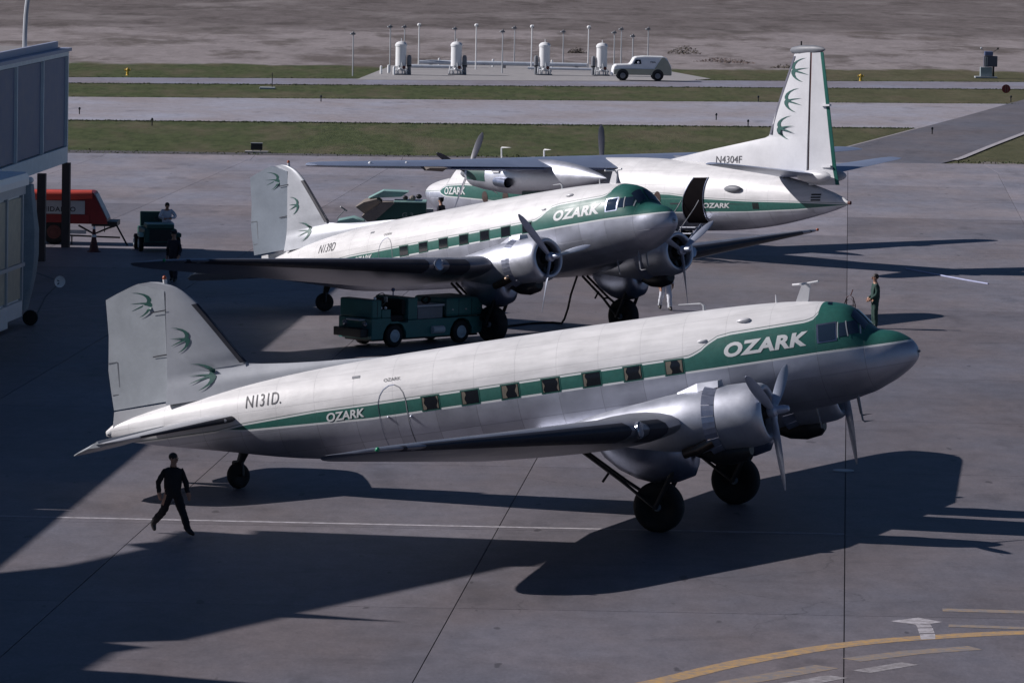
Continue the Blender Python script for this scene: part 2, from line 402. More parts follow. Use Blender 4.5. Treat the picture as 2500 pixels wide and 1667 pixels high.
def smooth_interp(tab, x):
    """Catmull-Rom through the table"""
    if x <= tab[0][0]: return tab[0][1:]
    if x >= tab[-1][0]: return tab[-1][1:]
    for i in range(len(tab) - 1):
        a, b = tab[i], tab[i + 1]
        if x <= b[0]:
            p0 = tab[max(i - 1, 0)]; p3 = tab[min(i + 2, len(tab) - 1)]
            h = b[0] - a[0]; k = (x - a[0]) / h; out = []
            for j in range(1, len(a)):
                m1 = (b[j] - p0[j]) / max(b[0] - p0[0], 1e-6) * h; m2 = (p3[j] - a[j]) / max(p3[0] - a[0], 1e-6) * h
                k2, k3 = k * k, k ** 3
                out.append((2 * k3 - 3 * k2 + 1) * a[j] + (k3 - 2 * k2 + k) * m1 + (-2 * k3 + 3 * k2) * b[j] + (k3 - k2) * m2)
            return tuple(out)
def airfoil(n=14, t=0.15, camber=0.02):
    """closed loop of (x,z) for unit chord, from trailing edge over the top to the nose and back"""
    up, lo = [], []
    for i in range(n + 1):
        x = 0.5 * (1 - math.cos(math.pi * i / n))
        y = 5 * t * (0.2969 * math.sqrt(x) - 0.126 * x - 0.3516 * x * x + 0.2843 * x ** 3 - 0.1015 * x ** 4) + 0.0012 * x
        c = camber * (2 * 0.4 * x - x * x) / 0.16 if x < 0.4 else camber * (0.2 + 0.8 * x - x * x) / 0.36
        up.append((x, c + y)); lo.append((x, c - y))
    return up[::-1] + lo[1:]
BIRD = [(0.14, 0.0), (0.45, 0.04), (0.72, 0.12), (0.90, 0.22), (0.985, 0.34), (0.975, 0.42), (0.93, 0.47), (1.0, 0.55), (0.99, 0.64), (0.90, 0.76), (0.74, 0.87), (0.55, 0.95), (0.33, 1.0),
        (0.55, 0.90), (0.70, 0.80), (0.78, 0.68), (0.76, 0.58), (0.50, 0.625), (0.0, 0.72), (0.42, 0.585), (0.66, 0.525), (0.45, 0.475), (0.0, 0.42), (0.5, 0.435), (0.75, 0.46), (0.80, 0.38), (0.76, 0.27), (0.64, 0.16), (0.42, 0.065)]
def bird_faces(w, h, flip=False):
    bm = bmesh.new(); vs = [bm.verts.new(((1 - x if flip else x) * w, (1 - y) * h, 0)) for x, y in BIRD]
    bm.faces.new(vs); bmesh.ops.triangulate(bm, faces=bm.faces)
    bm.verts.index_update()
    out = [(v.co.x, v.co.y) for v in bm.verts], [tuple(v.index for v in f.verts) for f in bm.faces]
    bm.free(); return out

#=====PART2
# ------------------------------------------------------------------ the ground
def sheet(name, poly, z, material, parent=None, th=0.0):
    mb = MB()
    if th: mb.prism(poly, 'z', z - th, z)
    else: mb.add([(x, y, z) for x, y in poly], [tuple(range(len(poly)))])
    return mb.build(name, material, parent, smooth=False)
fg = MB()
nx, ny = 60, 90
gx = [-1500 + 3000 * i / nx for i in range(nx + 1)]
gx = sorted(set([-1500, -700, -350, -180] + [-120 + 4 * i for i in range(61)] + [180, 350, 700, 1500]))
gy = sorted(set([-200, 0, 100, 200] + [240 + 3.0 * i for i in range(120)] + [620 + 25 * i for i in range(16)] + [1200, 1800, 2600, 3600]))
def relief(x, y):
    if y < 392 or y > 900 or abs(x) > 118: return 0.0
    k = min(1, (y - 392) / 20)
    return k * (0.10 * math.sin(x * 0.31 + 0.7 * math.sin(y * 0.11)) * math.sin(y * 0.19 + 0.4 * x * 0.1) + 0.05 * rnd.uniform(-1, 1))
fv = [(x, y, -0.06 + relief(x, y)) for y in gy for x in gx]
k = len(gx)
fg.add(fv, [(j * k + i, j * k + i + 1, (j + 1) * k + i + 1, (j + 1) * k + i) for j in range(len(gy) - 1) for i in range(k - 1)])
struct(fg.build('field', 'field_ground'))

def edge_line(x): return 260.3 + 0.1297 * x      # far edge of the apron
ap = sheet('apron', [(-120, 10), (120, 10), (120, edge_line(60)), (27, edge_line(27)), (-120, edge_line(-40))], -0.03, 'joint_seal')
struct(ap)
def col_x(kx, y): return 6.0 + 0.0652 * (y - 88.45) + 7.58 * kx
GAP = 0.011
def slab_mb(kx, y0, y1):
    a0, a1 = col_x(kx, y0) + GAP, col_x(kx, y1) + GAP
    b0, b1 = col_x(kx + 1, y0) - GAP, col_x(kx + 1, y1) - GAP
    return MB().prism([(a0, y0 + GAP), (b0, y0 + GAP), (b1, y1 - GAP), (a1, y1 - GAP)], 'z', -0.06, 0.0)
rest = MB(); proto = None; PY = 12.1
for j in range(-8, 12):
    y0, y1 = 108.95 + PY * j, 108.95 + PY * (j + 1)
    for kx in range(-17, 16):
        xm = col_x(kx, y0) + 3.9; half = 0.102 * y1 + 5
        if y1 > 80 and abs(xm - 0.3) < half:
            if proto is None:
                mb = slab_mb(kx, y0, y1); ox, oy = col_x(kx, y0), y0
                proto = mb.build('slab', 'apron_concrete', ap, smooth=False, off=(ox, oy, 0)); proto.location = (ox, oy, 0)
            else:
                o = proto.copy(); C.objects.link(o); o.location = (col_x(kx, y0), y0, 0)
                row_y = y0 + rnd.uniform(-14, 14)  # farther rows take a paler colour, with a random shift
                if row_y > 178: o.material_slots[0].link = 'OBJECT'; o.material_slots[0].material = M['apron_concrete_pale' if row_y > 212 else 'apron_concrete_mid']
        else:
            s_ = slab_mb(kx, y0, y1); rest.add(s_.v, s_.f)
ro = rest.build('outlying_slabs', 'apron_concrete', ap, smooth=False); ro['kind'] = 'stuff'
y0 = 108.95 + PY * 12 + GAP
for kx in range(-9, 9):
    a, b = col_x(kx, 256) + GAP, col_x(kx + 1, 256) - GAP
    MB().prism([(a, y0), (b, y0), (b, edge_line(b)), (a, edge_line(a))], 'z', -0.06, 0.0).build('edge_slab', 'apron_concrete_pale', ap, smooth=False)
# paint on the apron
def ribbon(name, pts, w, material, z=0.004):
    mb = MB(); P = [Vector((x, y)) for x, y in pts]; L, Rr = [], []
    for i, p in enumerate(P):
        d = (P[min(i + 1, len(P) - 1)] - P[max(i - 1, 0)]).normalized(); n_ = Vector((-d.y, d.x)) * w / 2
        L.append((p.x + n_.x, p.y + n_.y, z)); Rr.append((p.x - n_.x, p.y - n_.y, z))
    n = len(P)
    mb.add(L + Rr, [(i, i + 1, n + i + 1, n + i) for i in range(n - 1)])
    return mb.build(name, material, ap, smooth=False)
def dense(pts, n=12):
    return [smooth_interp([(i, x, y) for i, (x, y) in enumerate(pts)], (len(pts) - 1) * k / n) for k in range(n + 1)]
ribbon('painted_line', [(-30, 109.9), (-11.16, 109.68), (-1.6, 109.46), (7.35, 109.34)], 0.20, 'marking_white')
ribbon('painted_line', [(-22, 154), (-11.6, 167.58), (-10.27, 169.69), (-6.33, 174.36)], 0.14, 'marking_white_worn')
ribbon('painted_curve', dense([(0.2, 84.6), (2.605, 88.04), (4.254, 90.61), (6.309, 93.03), (8.115, 94.25), (9.854, 95.03), (13, 96.0)], 28), 0.48, 'marking_yellow')
ribbon('painted_curve', [(2.3, 86.0), (4.157, 88.38), (5.82, 90.33)], 0.55, 'marking_yellow_worn')
ribbon('painted_curve', [(6.31, 91.17), (7.52, 92.25), (8.74, 92.96)], 0.48, 'marking_yellow_worn')
ribbon('painted_line', [(8.54, 97.88), (10.13, 97.79), (14, 97.6)], 0.42, 'marking_yellow_worn', 0.005)
ribbon('painted_line', [(8.48, 95.75), (9.95, 95.6)], 0.34, 'marking_yellow_worn', 0.006)
ribbon('painted_dash', [(4.9, 88.0), (5.24, 88.36), (5.945, 89.19)], 0.46, 'marking_white_worn')
ribbon('painted_dash', [(6.4, 89.8), (7.36, 90.885)], 0.40, 'marking_white_worn')
for poly in ([(7.393, 96.2), (7.972, 96.75), (8.402, 96.22), (8.13, 95.93), (7.86, 95.80)], [(7.85, 95.76), (8.14, 95.87), (8.15, 95.48), (7.86, 95.42)], [(7.85, 95.32), (8.15, 95.38), (8.13, 94.72), (7.83, 94.66)], [(7.83, 94.56), (8.13, 94.62), (8.08, 93.98), (7.80, 93.88)]):
    sheet('painted_arrow', poly, 0.005, 'marking_white', ap)
tag(MB().lathe([(0.002, 0.26), (0.02, 0.26), (0.024, 0.2)], 'z', (8.10, 121.45, 0), 20).build('hydrant_cover', 'pale_grey_paint'), 'round pale hydrant cover set in the apron below the far propeller', 'cover')

tx = struct(sheet('taxiway', [(-150, 268.6), (-25.9, 293.5), (14.7, 301.6), (30, 304.7), (150, 328.8), (150, 373), (32.9, 341.5), (-28.7, 324.8), (-150, 292)], -0.022, 'taxiway_concrete'))
struct(sheet('service_road', [(-160, 306.8), (-30.7, 347.2), (35.4, 368.0), (160, 407), (160, 426), (38.5, 382.8), (-31.6, 357.2), (-160, 311)], -0.03, 'road_asphalt'))
dt = struct(sheet('link_taxiway', [(13.6, 262.1), (15.9, 268.5), (24.6, 304.5), (29.5, 325), (33.3, 341.5), (35.6, 351), (50, 351), (44, 339), (37.2, 321), (31.1, 303.5), (30.2, 299.6), (23.6, 268.2), (22.2, 263.2)], -0.014, 'asphalt'))
ribbon('edge_strip', [(15.0, 266.4), (16.8, 272.4), (24.6, 304.7)], 0.22, 'marking_white_worn', -0.006).parent = dt
ribbon('edge_strip', [(23.3, 267.2), (23.9, 269.6), (26.6, 282.6), (30.3, 299.8), (33.5, 314)], 0.35, 'marking_white', -0.006).parent = dt
# bare earth along the edge of the turf
def dirt(name, a, b, n, w, seed):
    q = random.Random(seed); L, U = [], []
    for i in range(n + 1):
        x = a + (b - a) * i / n
        L.append((x, edge_line(x) - 0.3, -0.045)); U.append((x, edge_line(x) + w * (0.35 + 0.9 * q.random()), -0.045))
    mb = MB(); mb.add(L + U, [(i, i + 1, n + 2 + i, n + 1 + i) for i in range(n)])
    return struct(mb.build(name, 'earth', smooth=False))
m_, t_, b_ = nodes_of('earth'); g_ = N(t_, 'ShaderNodeNewGeometry')
t_.links.new(mixc(t_, ramp(t_, noise(t_, g_.outputs['Position'], 0.9, 7, 0.75), 0.3, 0.7), (0.085, 0.07, 0.06), (0.22, 0.195, 0.185)), b_.inputs['Base Color']); b_.inputs['Roughness'].default_value = 0.95
M['earth'] = m_
dirt('earth_verge', -40, 14, 220, 2.6, 3); dirt('earth_verge', 23, 60, 120, 2.8, 4)
# tufts of grass along the verge and over the turf: real blades, one mass
def tufts(name, n, region, hmin, hmax, seed, material):
    q = random.Random(seed); mb = MB()
    for _ in range(n):
        x, y = region(q); h = q.uniform(hmin, hmax)
        for __ in range(3):
            a = q.uniform(0, math.pi); dx, dy = math.cos(a) * h * 0.9, math.sin(a) * h * 0.9
            lx, ly = q.uniform(-.4, .4) * h, q.uniform(-.4, .4) * h
            k = len(mb.v)
            mb.v += [(x - dx, y - dy, -0.08), (x + dx, y + dy, -0.08), (x + lx, y + ly, h - 0.06)]; mb.f.append((k, k + 1, k + 2))
    me = bpy.data.meshes.new(name); me.from_pydata(mb.v, [], mb.f); me.materials.append(M[material])
    o = bpy.data.objects.new(name, me); C.objects.link(o); o['kind'] = 'stuff'; return o
m_, t_, b_ = nodes_of('grass_blades'); g_ = N(t_, 'ShaderNodeNewGeometry')
c_ = mixc(t_, ramp(t_, noise(t_, g_.outputs['Position'], 0.12, 5, 0.6), 0.48, 0.70), (0.090, 0.130, 0.050), (0.165, 0.155, 0.085))
c_ = mixc(t_, ramp(t_, noise(t_, g_.outputs['Position'], 1.4, 5, 0.7), 0.35, 0.65), c_, (0.07, 0.09, 0.04))
t_.links.new(c_, b_.inputs['Base Color']); b_.inputs['Roughness'].default_value = 0.9; M['grass_blades'] = m_
mat('dry_blades', (0.17, 0.145, 0.13), 0.95, 0, 0.4, 0.5)
E1 = lambda x: edge_line(x) + 1.6
E2, E3, E4, E5 = (lambda x: 293.4 + 0.2 * (x + 26)), (lambda x: 325 + 0.27 * (x + 28.7)), (lambda x: 347.1 + 0.314 * (x + 30.7)), (lambda x: 357.4 + 0.365 * (x + 31.6))
def on_link(x, y): return x > 13 + (y - 261.5) * 0.262 and x < 23.7 + (y - 267) * 0.212
def edge_tuft(q):
    while True:
        x = q.uniform(-38, 40); e = q.choice((1, 2, 2, 3, 4, 5)); d = abs(q.gauss(0, 0.5))
        y = {1: E1(x) + q.gauss(0.4, 0.9), 2: E2(x) - d + 0.35, 3: E3(x) + d - 0.35, 4: E4(x) - d + 0.35, 5: E5(x) + d - 0.3}[e]
        if on_link(x, y) or (e == 5 and -12 < x < 13): continue
        return x, y
tufts('grass', 11000, edge_tuft, 0.03, 0.09, 11, 'grass_blades')
# ------------------------------------------------------------------ concourse on columns (left edge of the picture)
CW = lambda y: -17.05 + 0.058 * (y - 191.1)        # face of the wall towards the apron
def skew(mb): return mb.move(lambda p: Vector((p.x + 0.058 * (p.y - 191.1), p.y, p.z)))
YE, BAY = 191.4, 6.15
co = thing('concourse', 'raised airport concourse with dark blue wall panels standing on dark columns', 'building', (CW(YE), YE, 0))
OFF = (CW(YE), YE, 0)
def cb(name, material, boxes, bevel=0.0, parent=co):
    mb = MB()
    for b_ in boxes: mb.box(*b_)
    return skew(mb).build(name, material, parent, smooth=False, off=OFF, bevel=bevel)
x0 = -17.05
roof = cb('roof', 'roof_gravel', [(x0 - 9.6, x0 - 0.3, 112, YE - 0.25, 7.45, 7.60)])
cb('fascia', 'frame_green_grey', [(x0 - 10, x0, 112, YE, 7.27, 7.44)])
cb('fascia', 'frame_green_grey', [(x0 - 10, x0 - 0.002, 112, YE - 0.002, 3.22, 3.82)])
cb('gutter', 'trim_blue', [(x0 - 0.28, x0 + 0.10, 112, YE + 0.10, 7.445, 7.57)])
cb('parapet', 'trim_blue', [(x0 - 0.42, x0 - 0.28, 112, YE - 0.9, 7.575, 7.83)], 0.0, roof)
for i in range(13):
    ya, yb = YE - BAY * (i + 1), YE - BAY * i
    cb('wall_panel', 'panel_blue', [(x0 - 0.16, x0 - 0.11, ya + 0.07, yb - 0.07, 3.86, 7.23)])
    cb('panel_reveal', 'black_metal', [(x0 - 0.22, x0 - 0.17, ya, yb, 3.82, 7.27)])
    cb('mullion', 'frame_green_grey', [(x0 - 0.168, x0 - 0.001, yb - 0.17 if i == 0 else yb - 0.07, yb if i == 0 else yb + 0.07, 3.825, 7.265)])
cb('roof_shade_block', 'terminal_wall', [(x0 - 6.0, x0 - 1.6, 134, 151, 7.61, 10.6)])  # unseen block added on the roof to shade the apron
cb('end_wall', 'panel_blue', [(x0 - 9.9, x0 - 0.23, YE - 0.20, YE - 0.05, 3.82, 7.27)])
cb('back_wall', 'panel_blue', [(x0 - 9.9, x0 - 9.7, 112, YE - 0.22, 3.82, 7.27)])
cb('floor_slab', 'frame_green_grey', [(x0 - 9.8, x0 - 0.24, 112, YE - 0.24, 3.3, 3.7)])
for yy in (191.1, 183.8, 171.5, 159.2, 146.9):
    for xx in ((x0 - 0.15 if yy > 188 else x0 + 0.03), x0 - 9.0):
        cb('column', 'column_paint', [(xx, xx + 0.30, yy - 0.16, yy + 0.14, 0, 3.215)])
# curved lamp standard on the concourse roof
ln = thing('lamp_standard', 'pale curved lamp standard rising from the concourse roof', 'lamp post', (CW(184.6) - 0.62, 184.6, 7.6))
pts = [(0, 0, 0), (0.0, 0, 0.6), (0.05, 0, 1.6), (0.22, 0, 2.6), (0.62, 0, 3.5), (1.3, 0, 4.2)]
MB().tube(dense3 := [smooth_interp([(i, *p) for i, p in enumerate(pts)], 5 * k / 20) for k in range(21)], 0.085, 10).build('pole', 'pale_grey_paint', ln)
MB().box(-0.28, 0.28, -0.2, 0.2, 0, 0.06).build('base_plate', 'trim_blue', ln, False)
MB().ball((1.5, 0, 4.22), 0.28, 12, 8, (1.4, 0.8, 0.5)).build('lamp_head', 'pale_grey_paint', ln)

# terminal block beside it (out of view; its deck is shaped to throw the apron's shadows)
cot = 1 / math.tan(SUN_EL)
def back(x, y, h): return (x - h * cot * math.cos(SUN_AZ), y - h * cot * math.sin(SUN_AZ))
tb = thing('terminal_building', 'unseen terminal block with a deck shaped to cast the apron shadows', 'building', (-26, 110, 0))
def tp(name, poly, z0, z1, material='terminal_wall'):
    return MB().prism(poly, 'z', z0, z1).build(name, material, tb, smooth=False, off=(-26, 110, 0))
tp('block', [(-60, 20), (-33, 20), (-33, 106), (-60, 106)], 0.0, 12.0)
HD = 12.4
deck = [(-9.7, 100.6), (-8.57, 101.72), (-8.22, 102.37), (-7.13, 104.64), (-7.54, 105.32), (-6.94, 105.83), (-6.55, 107.7), (-5.0, 107.15), (-4.97, 108.0), (1.7, 107.05), (1.5, 105.3), (0.6, 103.1), (0.08, 103.0), (-1.45, 100.2), (-3.96, 95.77), (-1.98, 94.9), (-4.2, 95.2), (-5.93, 92.0), (-7.3, 91.57), (-6.5, 91.1), (-7.05, 90.4), (-7.38, 88.3), (-6.47, 88.06), (-4.66, 87.3), (-3.0, 86.7), (-3.0, 80.0), (-12.5, 76.0), (-13.0, 97.0)]
tp('shadow_deck', [back(x, y, HD) for x, y in deck], HD - 0.35, HD, 'roof_gravel')  # deck outline made up from the shadow it has to cast
for (x, y) in ((-6, 99), (-9, 93), (-8, 84), (-11, 80)):
    a, b = back(x, y, HD); MB().box(a - 0.25, a + 0.25, b - 0.25, b + 0.25, 0, HD - 0.36).build('column', 'terminal_wall', tb, False, off=(-26, 110, 0))
lowroof = [(CW(70) - 9, 70), (CW(70) - 0.3, 70), (CW(111.9) - 0.3, 111.9), (CW(111.9) - 9, 111.9)]
tp('low_roof', lowroof, 0.0, 7.83, 'roof_gravel')

# boarding shelter with a rounded canvas side
sh = thing('boarding_shelter', 'white-roofed boarding shelter with tan windows and grey canvas side at the left edge', 'shelter', (-15.6, 155.0, 0))
SO = (-15.6, 155.0, 0)
#=====PART3
def shb(name, material, mb, smooth=False, parent=sh): return mb.build(name, material, parent, smooth, off=SO)
def wx(y): return -15.31 + 0.10 * (y - 157.3)
def wall_strip(y0, y1, z0, z1, o0, o1):
    return MB().add([(wx(y) + o, y, z) for z in (z0, z1) for y in (y0, y1) for o in (o0, o1)], [(0, 1, 3, 2), (4, 6, 7, 5), (0, 2, 6, 4), (1, 5, 7, 3), (0, 4, 5, 1), (2, 3, 7, 6)])
shb('body', 'white_enamel', wall_strip(139, 157.3, 0.25, 4.42, -3.0, -0.12))
for i in range(6):
    yb = 157.0 - 2.4 * i; ya = yb - 2.4
    shb('window_pane', 'wall_tan', wall_strip(ya + 0.08, yb - 0.08, 0.86, 1.84, -0.115, -0.06))
    shb('window_pane', 'wall_tan', wall_strip(ya + 0.08, yb - 0.08, 1.98, 4.02, -0.115, -0.06))
    shb('mullion', 'pale_grey_paint', wall_strip(yb - 0.075, yb + 0.075, 0.80, 4.10, -0.118, 0.0))
    shb('lower_panel', 'white_enamel', wall_strip(ya + 0.03, yb - 0.03, 0.12 if i else 0.30, 0.795, -0.118, 0.03 if i else 0.0))
shb('sill', 'pale_grey_paint', wall_strip(139, 157.3, 1.85, 1.97, -0.117, 0.012))
shb('header', 'pale_grey_paint', wall_strip(139, 157.3, 4.11, 4.40, -0.117, 0.01))
rp = [(wx(139) + 0.18, 139), (wx(156.8) + 0.20, 156.8), (wx(157.3) + 0.10, 157.4), (wx(157.3) - 0.3, 157.65), (wx(157.3) - 3.1, 157.65), (wx(139) - 3.1, 139)]
mb = MB(); mb.rings([[(x, y, 4.43) for x, y in rp], [(x, y, 4.62) for x, y in rp], [(x * 0.97 - 0.03 * 17.2, y - 0.2 if y > 150 else y, 4.80) for x, y in rp]])
shb('roof', 'white_enamel', mb)
prof = [(0.45, 0.06), (0.9, 0.18), (1.5, 0.32), (2.2, 0.40), (3.0, 0.40), (3.7, 0.30), (4.38, 0.22)]
rs = []
for z, w in prof:
    x = wx(157.3)
    rs.append([(x - 0.30, 157.32, z), (x - 0.02, 157.32, z), (x + w * 0.7, 157.45, z), (x + w, 157.7, z), (x + w * 0.8, 158.1, z), (x - 0.30, 158.1, z)])
shb('canvas_side', 'canvas_blue_grey', MB().rings(rs), True)
shb('lamp', 'white_enamel', MB().ball((wx(157.3) + 0.12, 157.6, 4.52), 0.11), True)
shb('wheel', 'black_rubber', MB().lathe([(-0.09, 0.1), (-0.09, 0.24), (0.09, 0.24), (0.09, 0.1)], 'y', (wx(157.3) + 0.2, 157.2, 0.24), 16))
ml = thing('spotlight', 'round white spotlight dish on a thin bracket beside the boarding shelter', 'spotlight', (-14.25, 157.8, 0))
MB().lathe([(-0.07, 0.02), (-0.06, 0.10), (0.0, 0.185), (0.012, 0.185), (0.0, 0.165), (-0.03, 0.09), (-0.04, 0.01)], 'x', (0, 0, 0), 20).move(lambda p: Matrix.Rotation(R(-62), 3, 'Z') @ p + Vector((0, 0, 1.34))).build('dish', 'white_enamel', ml)
MB().tube([(-0.02, 0, 1.36), (-0.30, 0, 1.46), (-0.9, 0, 1.66)], 0.018, 6).build('bracket', 'mid_grey_paint', ml)
MB().tube([(-0.02, 0, 1.30), (-0.45, 0, 0.85), (-0.85, -0.1, 0.0)], 0.022, 6).build('strut', 'mid_grey_paint', ml)

# ------------------------------------------------------------------ twin-engined tailwheel airliner
TH = R(10.819); AX_S, AX_Z = 5.552, -2.754
OX, OZ = -AX_S - 0.55 * math.sin(TH), AX_Z - 0.55 * math.cos(TH)
DOFF = (OX, 0, OZ)
#         s     top     bot     half width
FUS = [(0.00, -0.30, -0.40, 0.04), (0.03, -0.185, -0.47, 0.15), (0.119, -0.049, -0.575, 0.27), (0.25, 0.06, -0.68, 0.39), (0.40, 0.155, -0.77, 0.50), (0.60, 0.225, -0.875, 0.61), (0.80, 0.275, -0.95, 0.70),
       (0.97, 0.376, -1.02, 0.765), (1.14, 0.610, -1.075, 0.82), (1.32, 0.820, -1.11, 0.87), (1.50, 0.93, -1.15, 0.91), (1.75, 1.01, -1.19, 0.96), (2.17, 1.09, -1.24, 1.03), (2.87, 1.175, -1.285, 1.12), (3.88, 1.232, -1.31, 1.20), (4.9, 1.262, -1.32, 1.225), (5.9, 1.282, -1.32, 1.23),
       (7.0, 1.295, -1.32, 1.23), (8.0, 1.303, -1.31, 1.23), (9.0, 1.306, -1.28, 1.225), (10.1, 1.306, -1.22, 1.205), (11.2, 1.306, -1.13, 1.16), (12.3, 1.300, -1.03, 1.095), (13.35, 1.28, -0.92, 1.00), (14.5, 1.24, -0.785, 0.885), (15.5, 1.18, -0.60, 0.765), (16.5, 1.10, -0.37, 0.63), (17.5, 1.0, -0.15, 0.475), (18.4, 0.88, 0.04, 0.32), (19.1, 0.76, 0.22, 0.18), (19.5, 0.66, 0.34, 0.09), (19.68, 0.55, 0.42, 0.03)]
EXPN = 2.12
def fus(s):
    top, bot, hw = smooth_interp(FUS, s)
    return top, bot, max(hw, 0.02), bot + (top - bot) * 0.485
def fus_ring(s, n=84):
    top, bot, hw, zc = fus(s); ring = []
    for k in range(n):
        a = 2 * math.pi * k / n; c, sn = math.cos(a), math.sin(a)
        y = hw * math.copysign(abs(sn) ** (2 / EXPN), sn); h = (top - zc) if c > 0 else (zc - bot)
        ring.append((-s, y, zc + h * math.copysign(abs(c) ** (2 / EXPN), c)))
    return ring
def side_y(s, z):
    top, bot, hw, zc = fus(s); h = (top - zc) if z > zc else (zc - bot)
    return hw * max(0.0, 1 - min(1, abs(z - zc) / h) ** EXPN) ** (1 / EXPN)
def side_pt(s, z, side, off=0.008):
    y = side_y(s, z); e = 0.02
    y1, y2 = side_y(s, z + e), side_y(s, z - e)
    ny, nz = 1.0, -(y1 - y2) / (2 * e); L = math.hypot(ny, nz)
    return (-s, side * (y + off * ny / L), z + off * nz / L)
def top_pt(s, y, off=0.01):
    top, bot, hw, zc = fus(s); z = zc + (top - zc) * max(0, 1 - min(1, abs(y) / hw) ** EXPN) ** (1 / EXPN)
    return (-s - off * 0 + off, y, z + off)
def patch(fn, nu=6, nv=6):
    mb = MB(); mb.add([fn(i / nu, j / nv) for j in range(nv + 1) for i in range(nu + 1)], [(j * (nu + 1) + i, j * (nu + 1) + i + 1, (j + 1) * (nu + 1) + i + 1, (j + 1) * (nu + 1) + i) for j in range(nv) for i in range(nu)])
    return mb
livery('airliner_livery', [(0, 3), (1.80, 3), (1.88, 1.4), (1.95, 0.86), (2.05, 0.76), (2.2, 0.72), (3.0, 0.715), (3.9, 0.705), (4.2, 0.67), (4.45, 0.55), (4.6, 0.44), (4.85, 0.345), (5.2, 0.33), (12.6, 0.327), (14, 0.34), (15.9, 0.28), (16.7, 0.2), (25, 0.2)],
       [(0, -0.09), (2, -0.04), (12.6, -0.04), (13.9, 0.016), (15.9, 0.095), (16.7, 0.2), (25, 0.2)], (OX, OZ), (0.021, 0.112, 0.092))
WING = [  # y, leading edge s, chord, z of nose, thickness
    (0.0, 4.50, 4.33, -1.00, 0.155), (4.40, 4.50, 4.33, -1.00, 0.155), (6.5, 5.08, 3.74, -0.815, 0.145), (9.0, 5.775, 3.0, -0.595, 0.13), (11.5, 6.47, 2.25, -0.375, 0.115), (13.0, 6.885, 1.78, -0.245, 0.10),
    (13.6, 7.12, 1.50, -0.195, 0.095), (14.0, 7.38, 1.18, -0.16, 0.09), (14.3, 7.72, 0.76, -0.13, 0.085), (14.45, 8.08, 0.32, -0.10, 0.08), (14.48, 8.25, 0.08, -0.09, 0.08)]
AF = {}
def wing_ring(row, sgn, inc=R(2.0)):
    y, le, ch, z, t = row
    k = round(t, 3)
    if k not in AF: AF[k] = airfoil(14, t)
    return [(-(le + x * ch * math.cos(inc) + zz * ch * math.sin(inc)), sgn * y, z + zz * ch * math.cos(inc) - x * ch * math.sin(inc)) for x, zz in AF[k]]
def le_boot(rows, sgn, ring_fn, parent, frac=4, name='deicer_boot', off=0.006):
    n = 14; mb = MB(); rs = []
    for row in rows:
        ring = ring_fn(row, sgn)[n - 2:n + frac]
        c = Vector(ring_fn(row, sgn)[n]) + Vector((-0.3, 0, 0))
        rs.append([tuple(Vector(p) + (Vector(p) - c).normalized() * off) for p in ring])
    m = len(rs[0])
    mb.add([p for r in rs for p in r], [(i * m + j, i * m + j + 1, (i + 1) * m + j + 1, (i + 1) * m + j) for i in range(len(rs) - 1) for j in range(m - 1)])
    return mb
def row_at(tab, y):
    return (y,) + interp(tab, y)
FIN_LE = [(1.02, 12.6), (1.22, 12.2), (1.30, 12.5), (1.36, 13.2), (1.42, 14.1), (1.49, 14.9), (1.56, 15.5), (1.62, 15.86), (2.0, 16.11), (2.5, 16.43), (3.0, 16.76), (3.2, 16.90), (3.39, 17.08), (3.50, 17.19), (3.60, 17.32), (3.68, 17.46), (3.74, 17.60), (3.79, 17.76), (3.82, 17.95)]
def hinge_s(z): return 17.93 - 0.131 * (z - 1.03)
def fin_half(s, z):
    le = interp(FIN_LE, z)[0]; te = hinge_s(z); k = min(1, max(0, (s - le) / max(te - le, 0.05)))
    base = interp([(0.9, 0.34), (1.2, 0.26), (1.5, 0.19), (1.9, 0.15), (3.0, 0.11), (3.8, 0.05)], z)[0]
    return base * (min(1, 0.12 + 1.35 * math.sqrt(k)) if z > 1.63 else min(1.0, 0.03 + k * 1.1))
RUD = [(17.945, 1.03), (19.39, 1.0), (19.385, 1.5), (19.37, 1.93), (19.22, 2.73), (19.148, 3.565), (18.97, 3.625), (18.84, 3.668), (18.67, 3.715), (18.5, 3.765), (18.36, 3.80), (18.25, 3.82), (17.62, 3.56)]
def rud_half(s, z): return max(0.012, 0.105 * (19.4 - s) / 1.65) * (1 if z < 3.2 else 0.7)
STAB = [(0.25, 16.0, 2.0, 0.42, 0.12), (1.0, 16.18, 1.84, 0.42, 0.12), (2.2, 16.62, 1.42, 0.42, 0.11), (3.2, 17.02, 1.04, 0.42, 0.10), (3.7, 17.28, 0.80, 0.42, 0.095), (3.95, 17.52, 0.58, 0.42, 0.09), (4.06, 17.85, 0.25, 0.42, 0.09)]
def stab_ring(row, sgn): return wing_ring(row[:4] + (row[4],), sgn, 0.0)
def blade_mb(rad, root=0.12, ch=(0.15, 0.21, 0.23, 0.205, 0.11), axis_tw=(78, 66, 56, 48, 42)):
    rs = []
    for i in range(11):
        k = i / 10; r = root + (rad - root) * k
        c = smooth_interp([(j / 4, v) for j, v in enumerate(ch)], k)[0]
        if k > 0.93: c *= 0.72
        if k > 0.98: c *= 0.6
        tw = R(smooth_interp([(j / 4, v) for j, v in enumerate(axis_tw)], k)[0]); th = 0.055 * (1 - k) + 0.012
        ring = []
        for a in range(8):
            u, v = math.cos(a * math.pi / 4) * c / 2, math.sin(a * math.pi / 4) * th / 2
            ring.append((u * math.sin(tw) + v * math.cos(tw), u * math.cos(tw) - v * math.sin(tw), r))
        rs.append(ring)
    return MB().rings(rs)

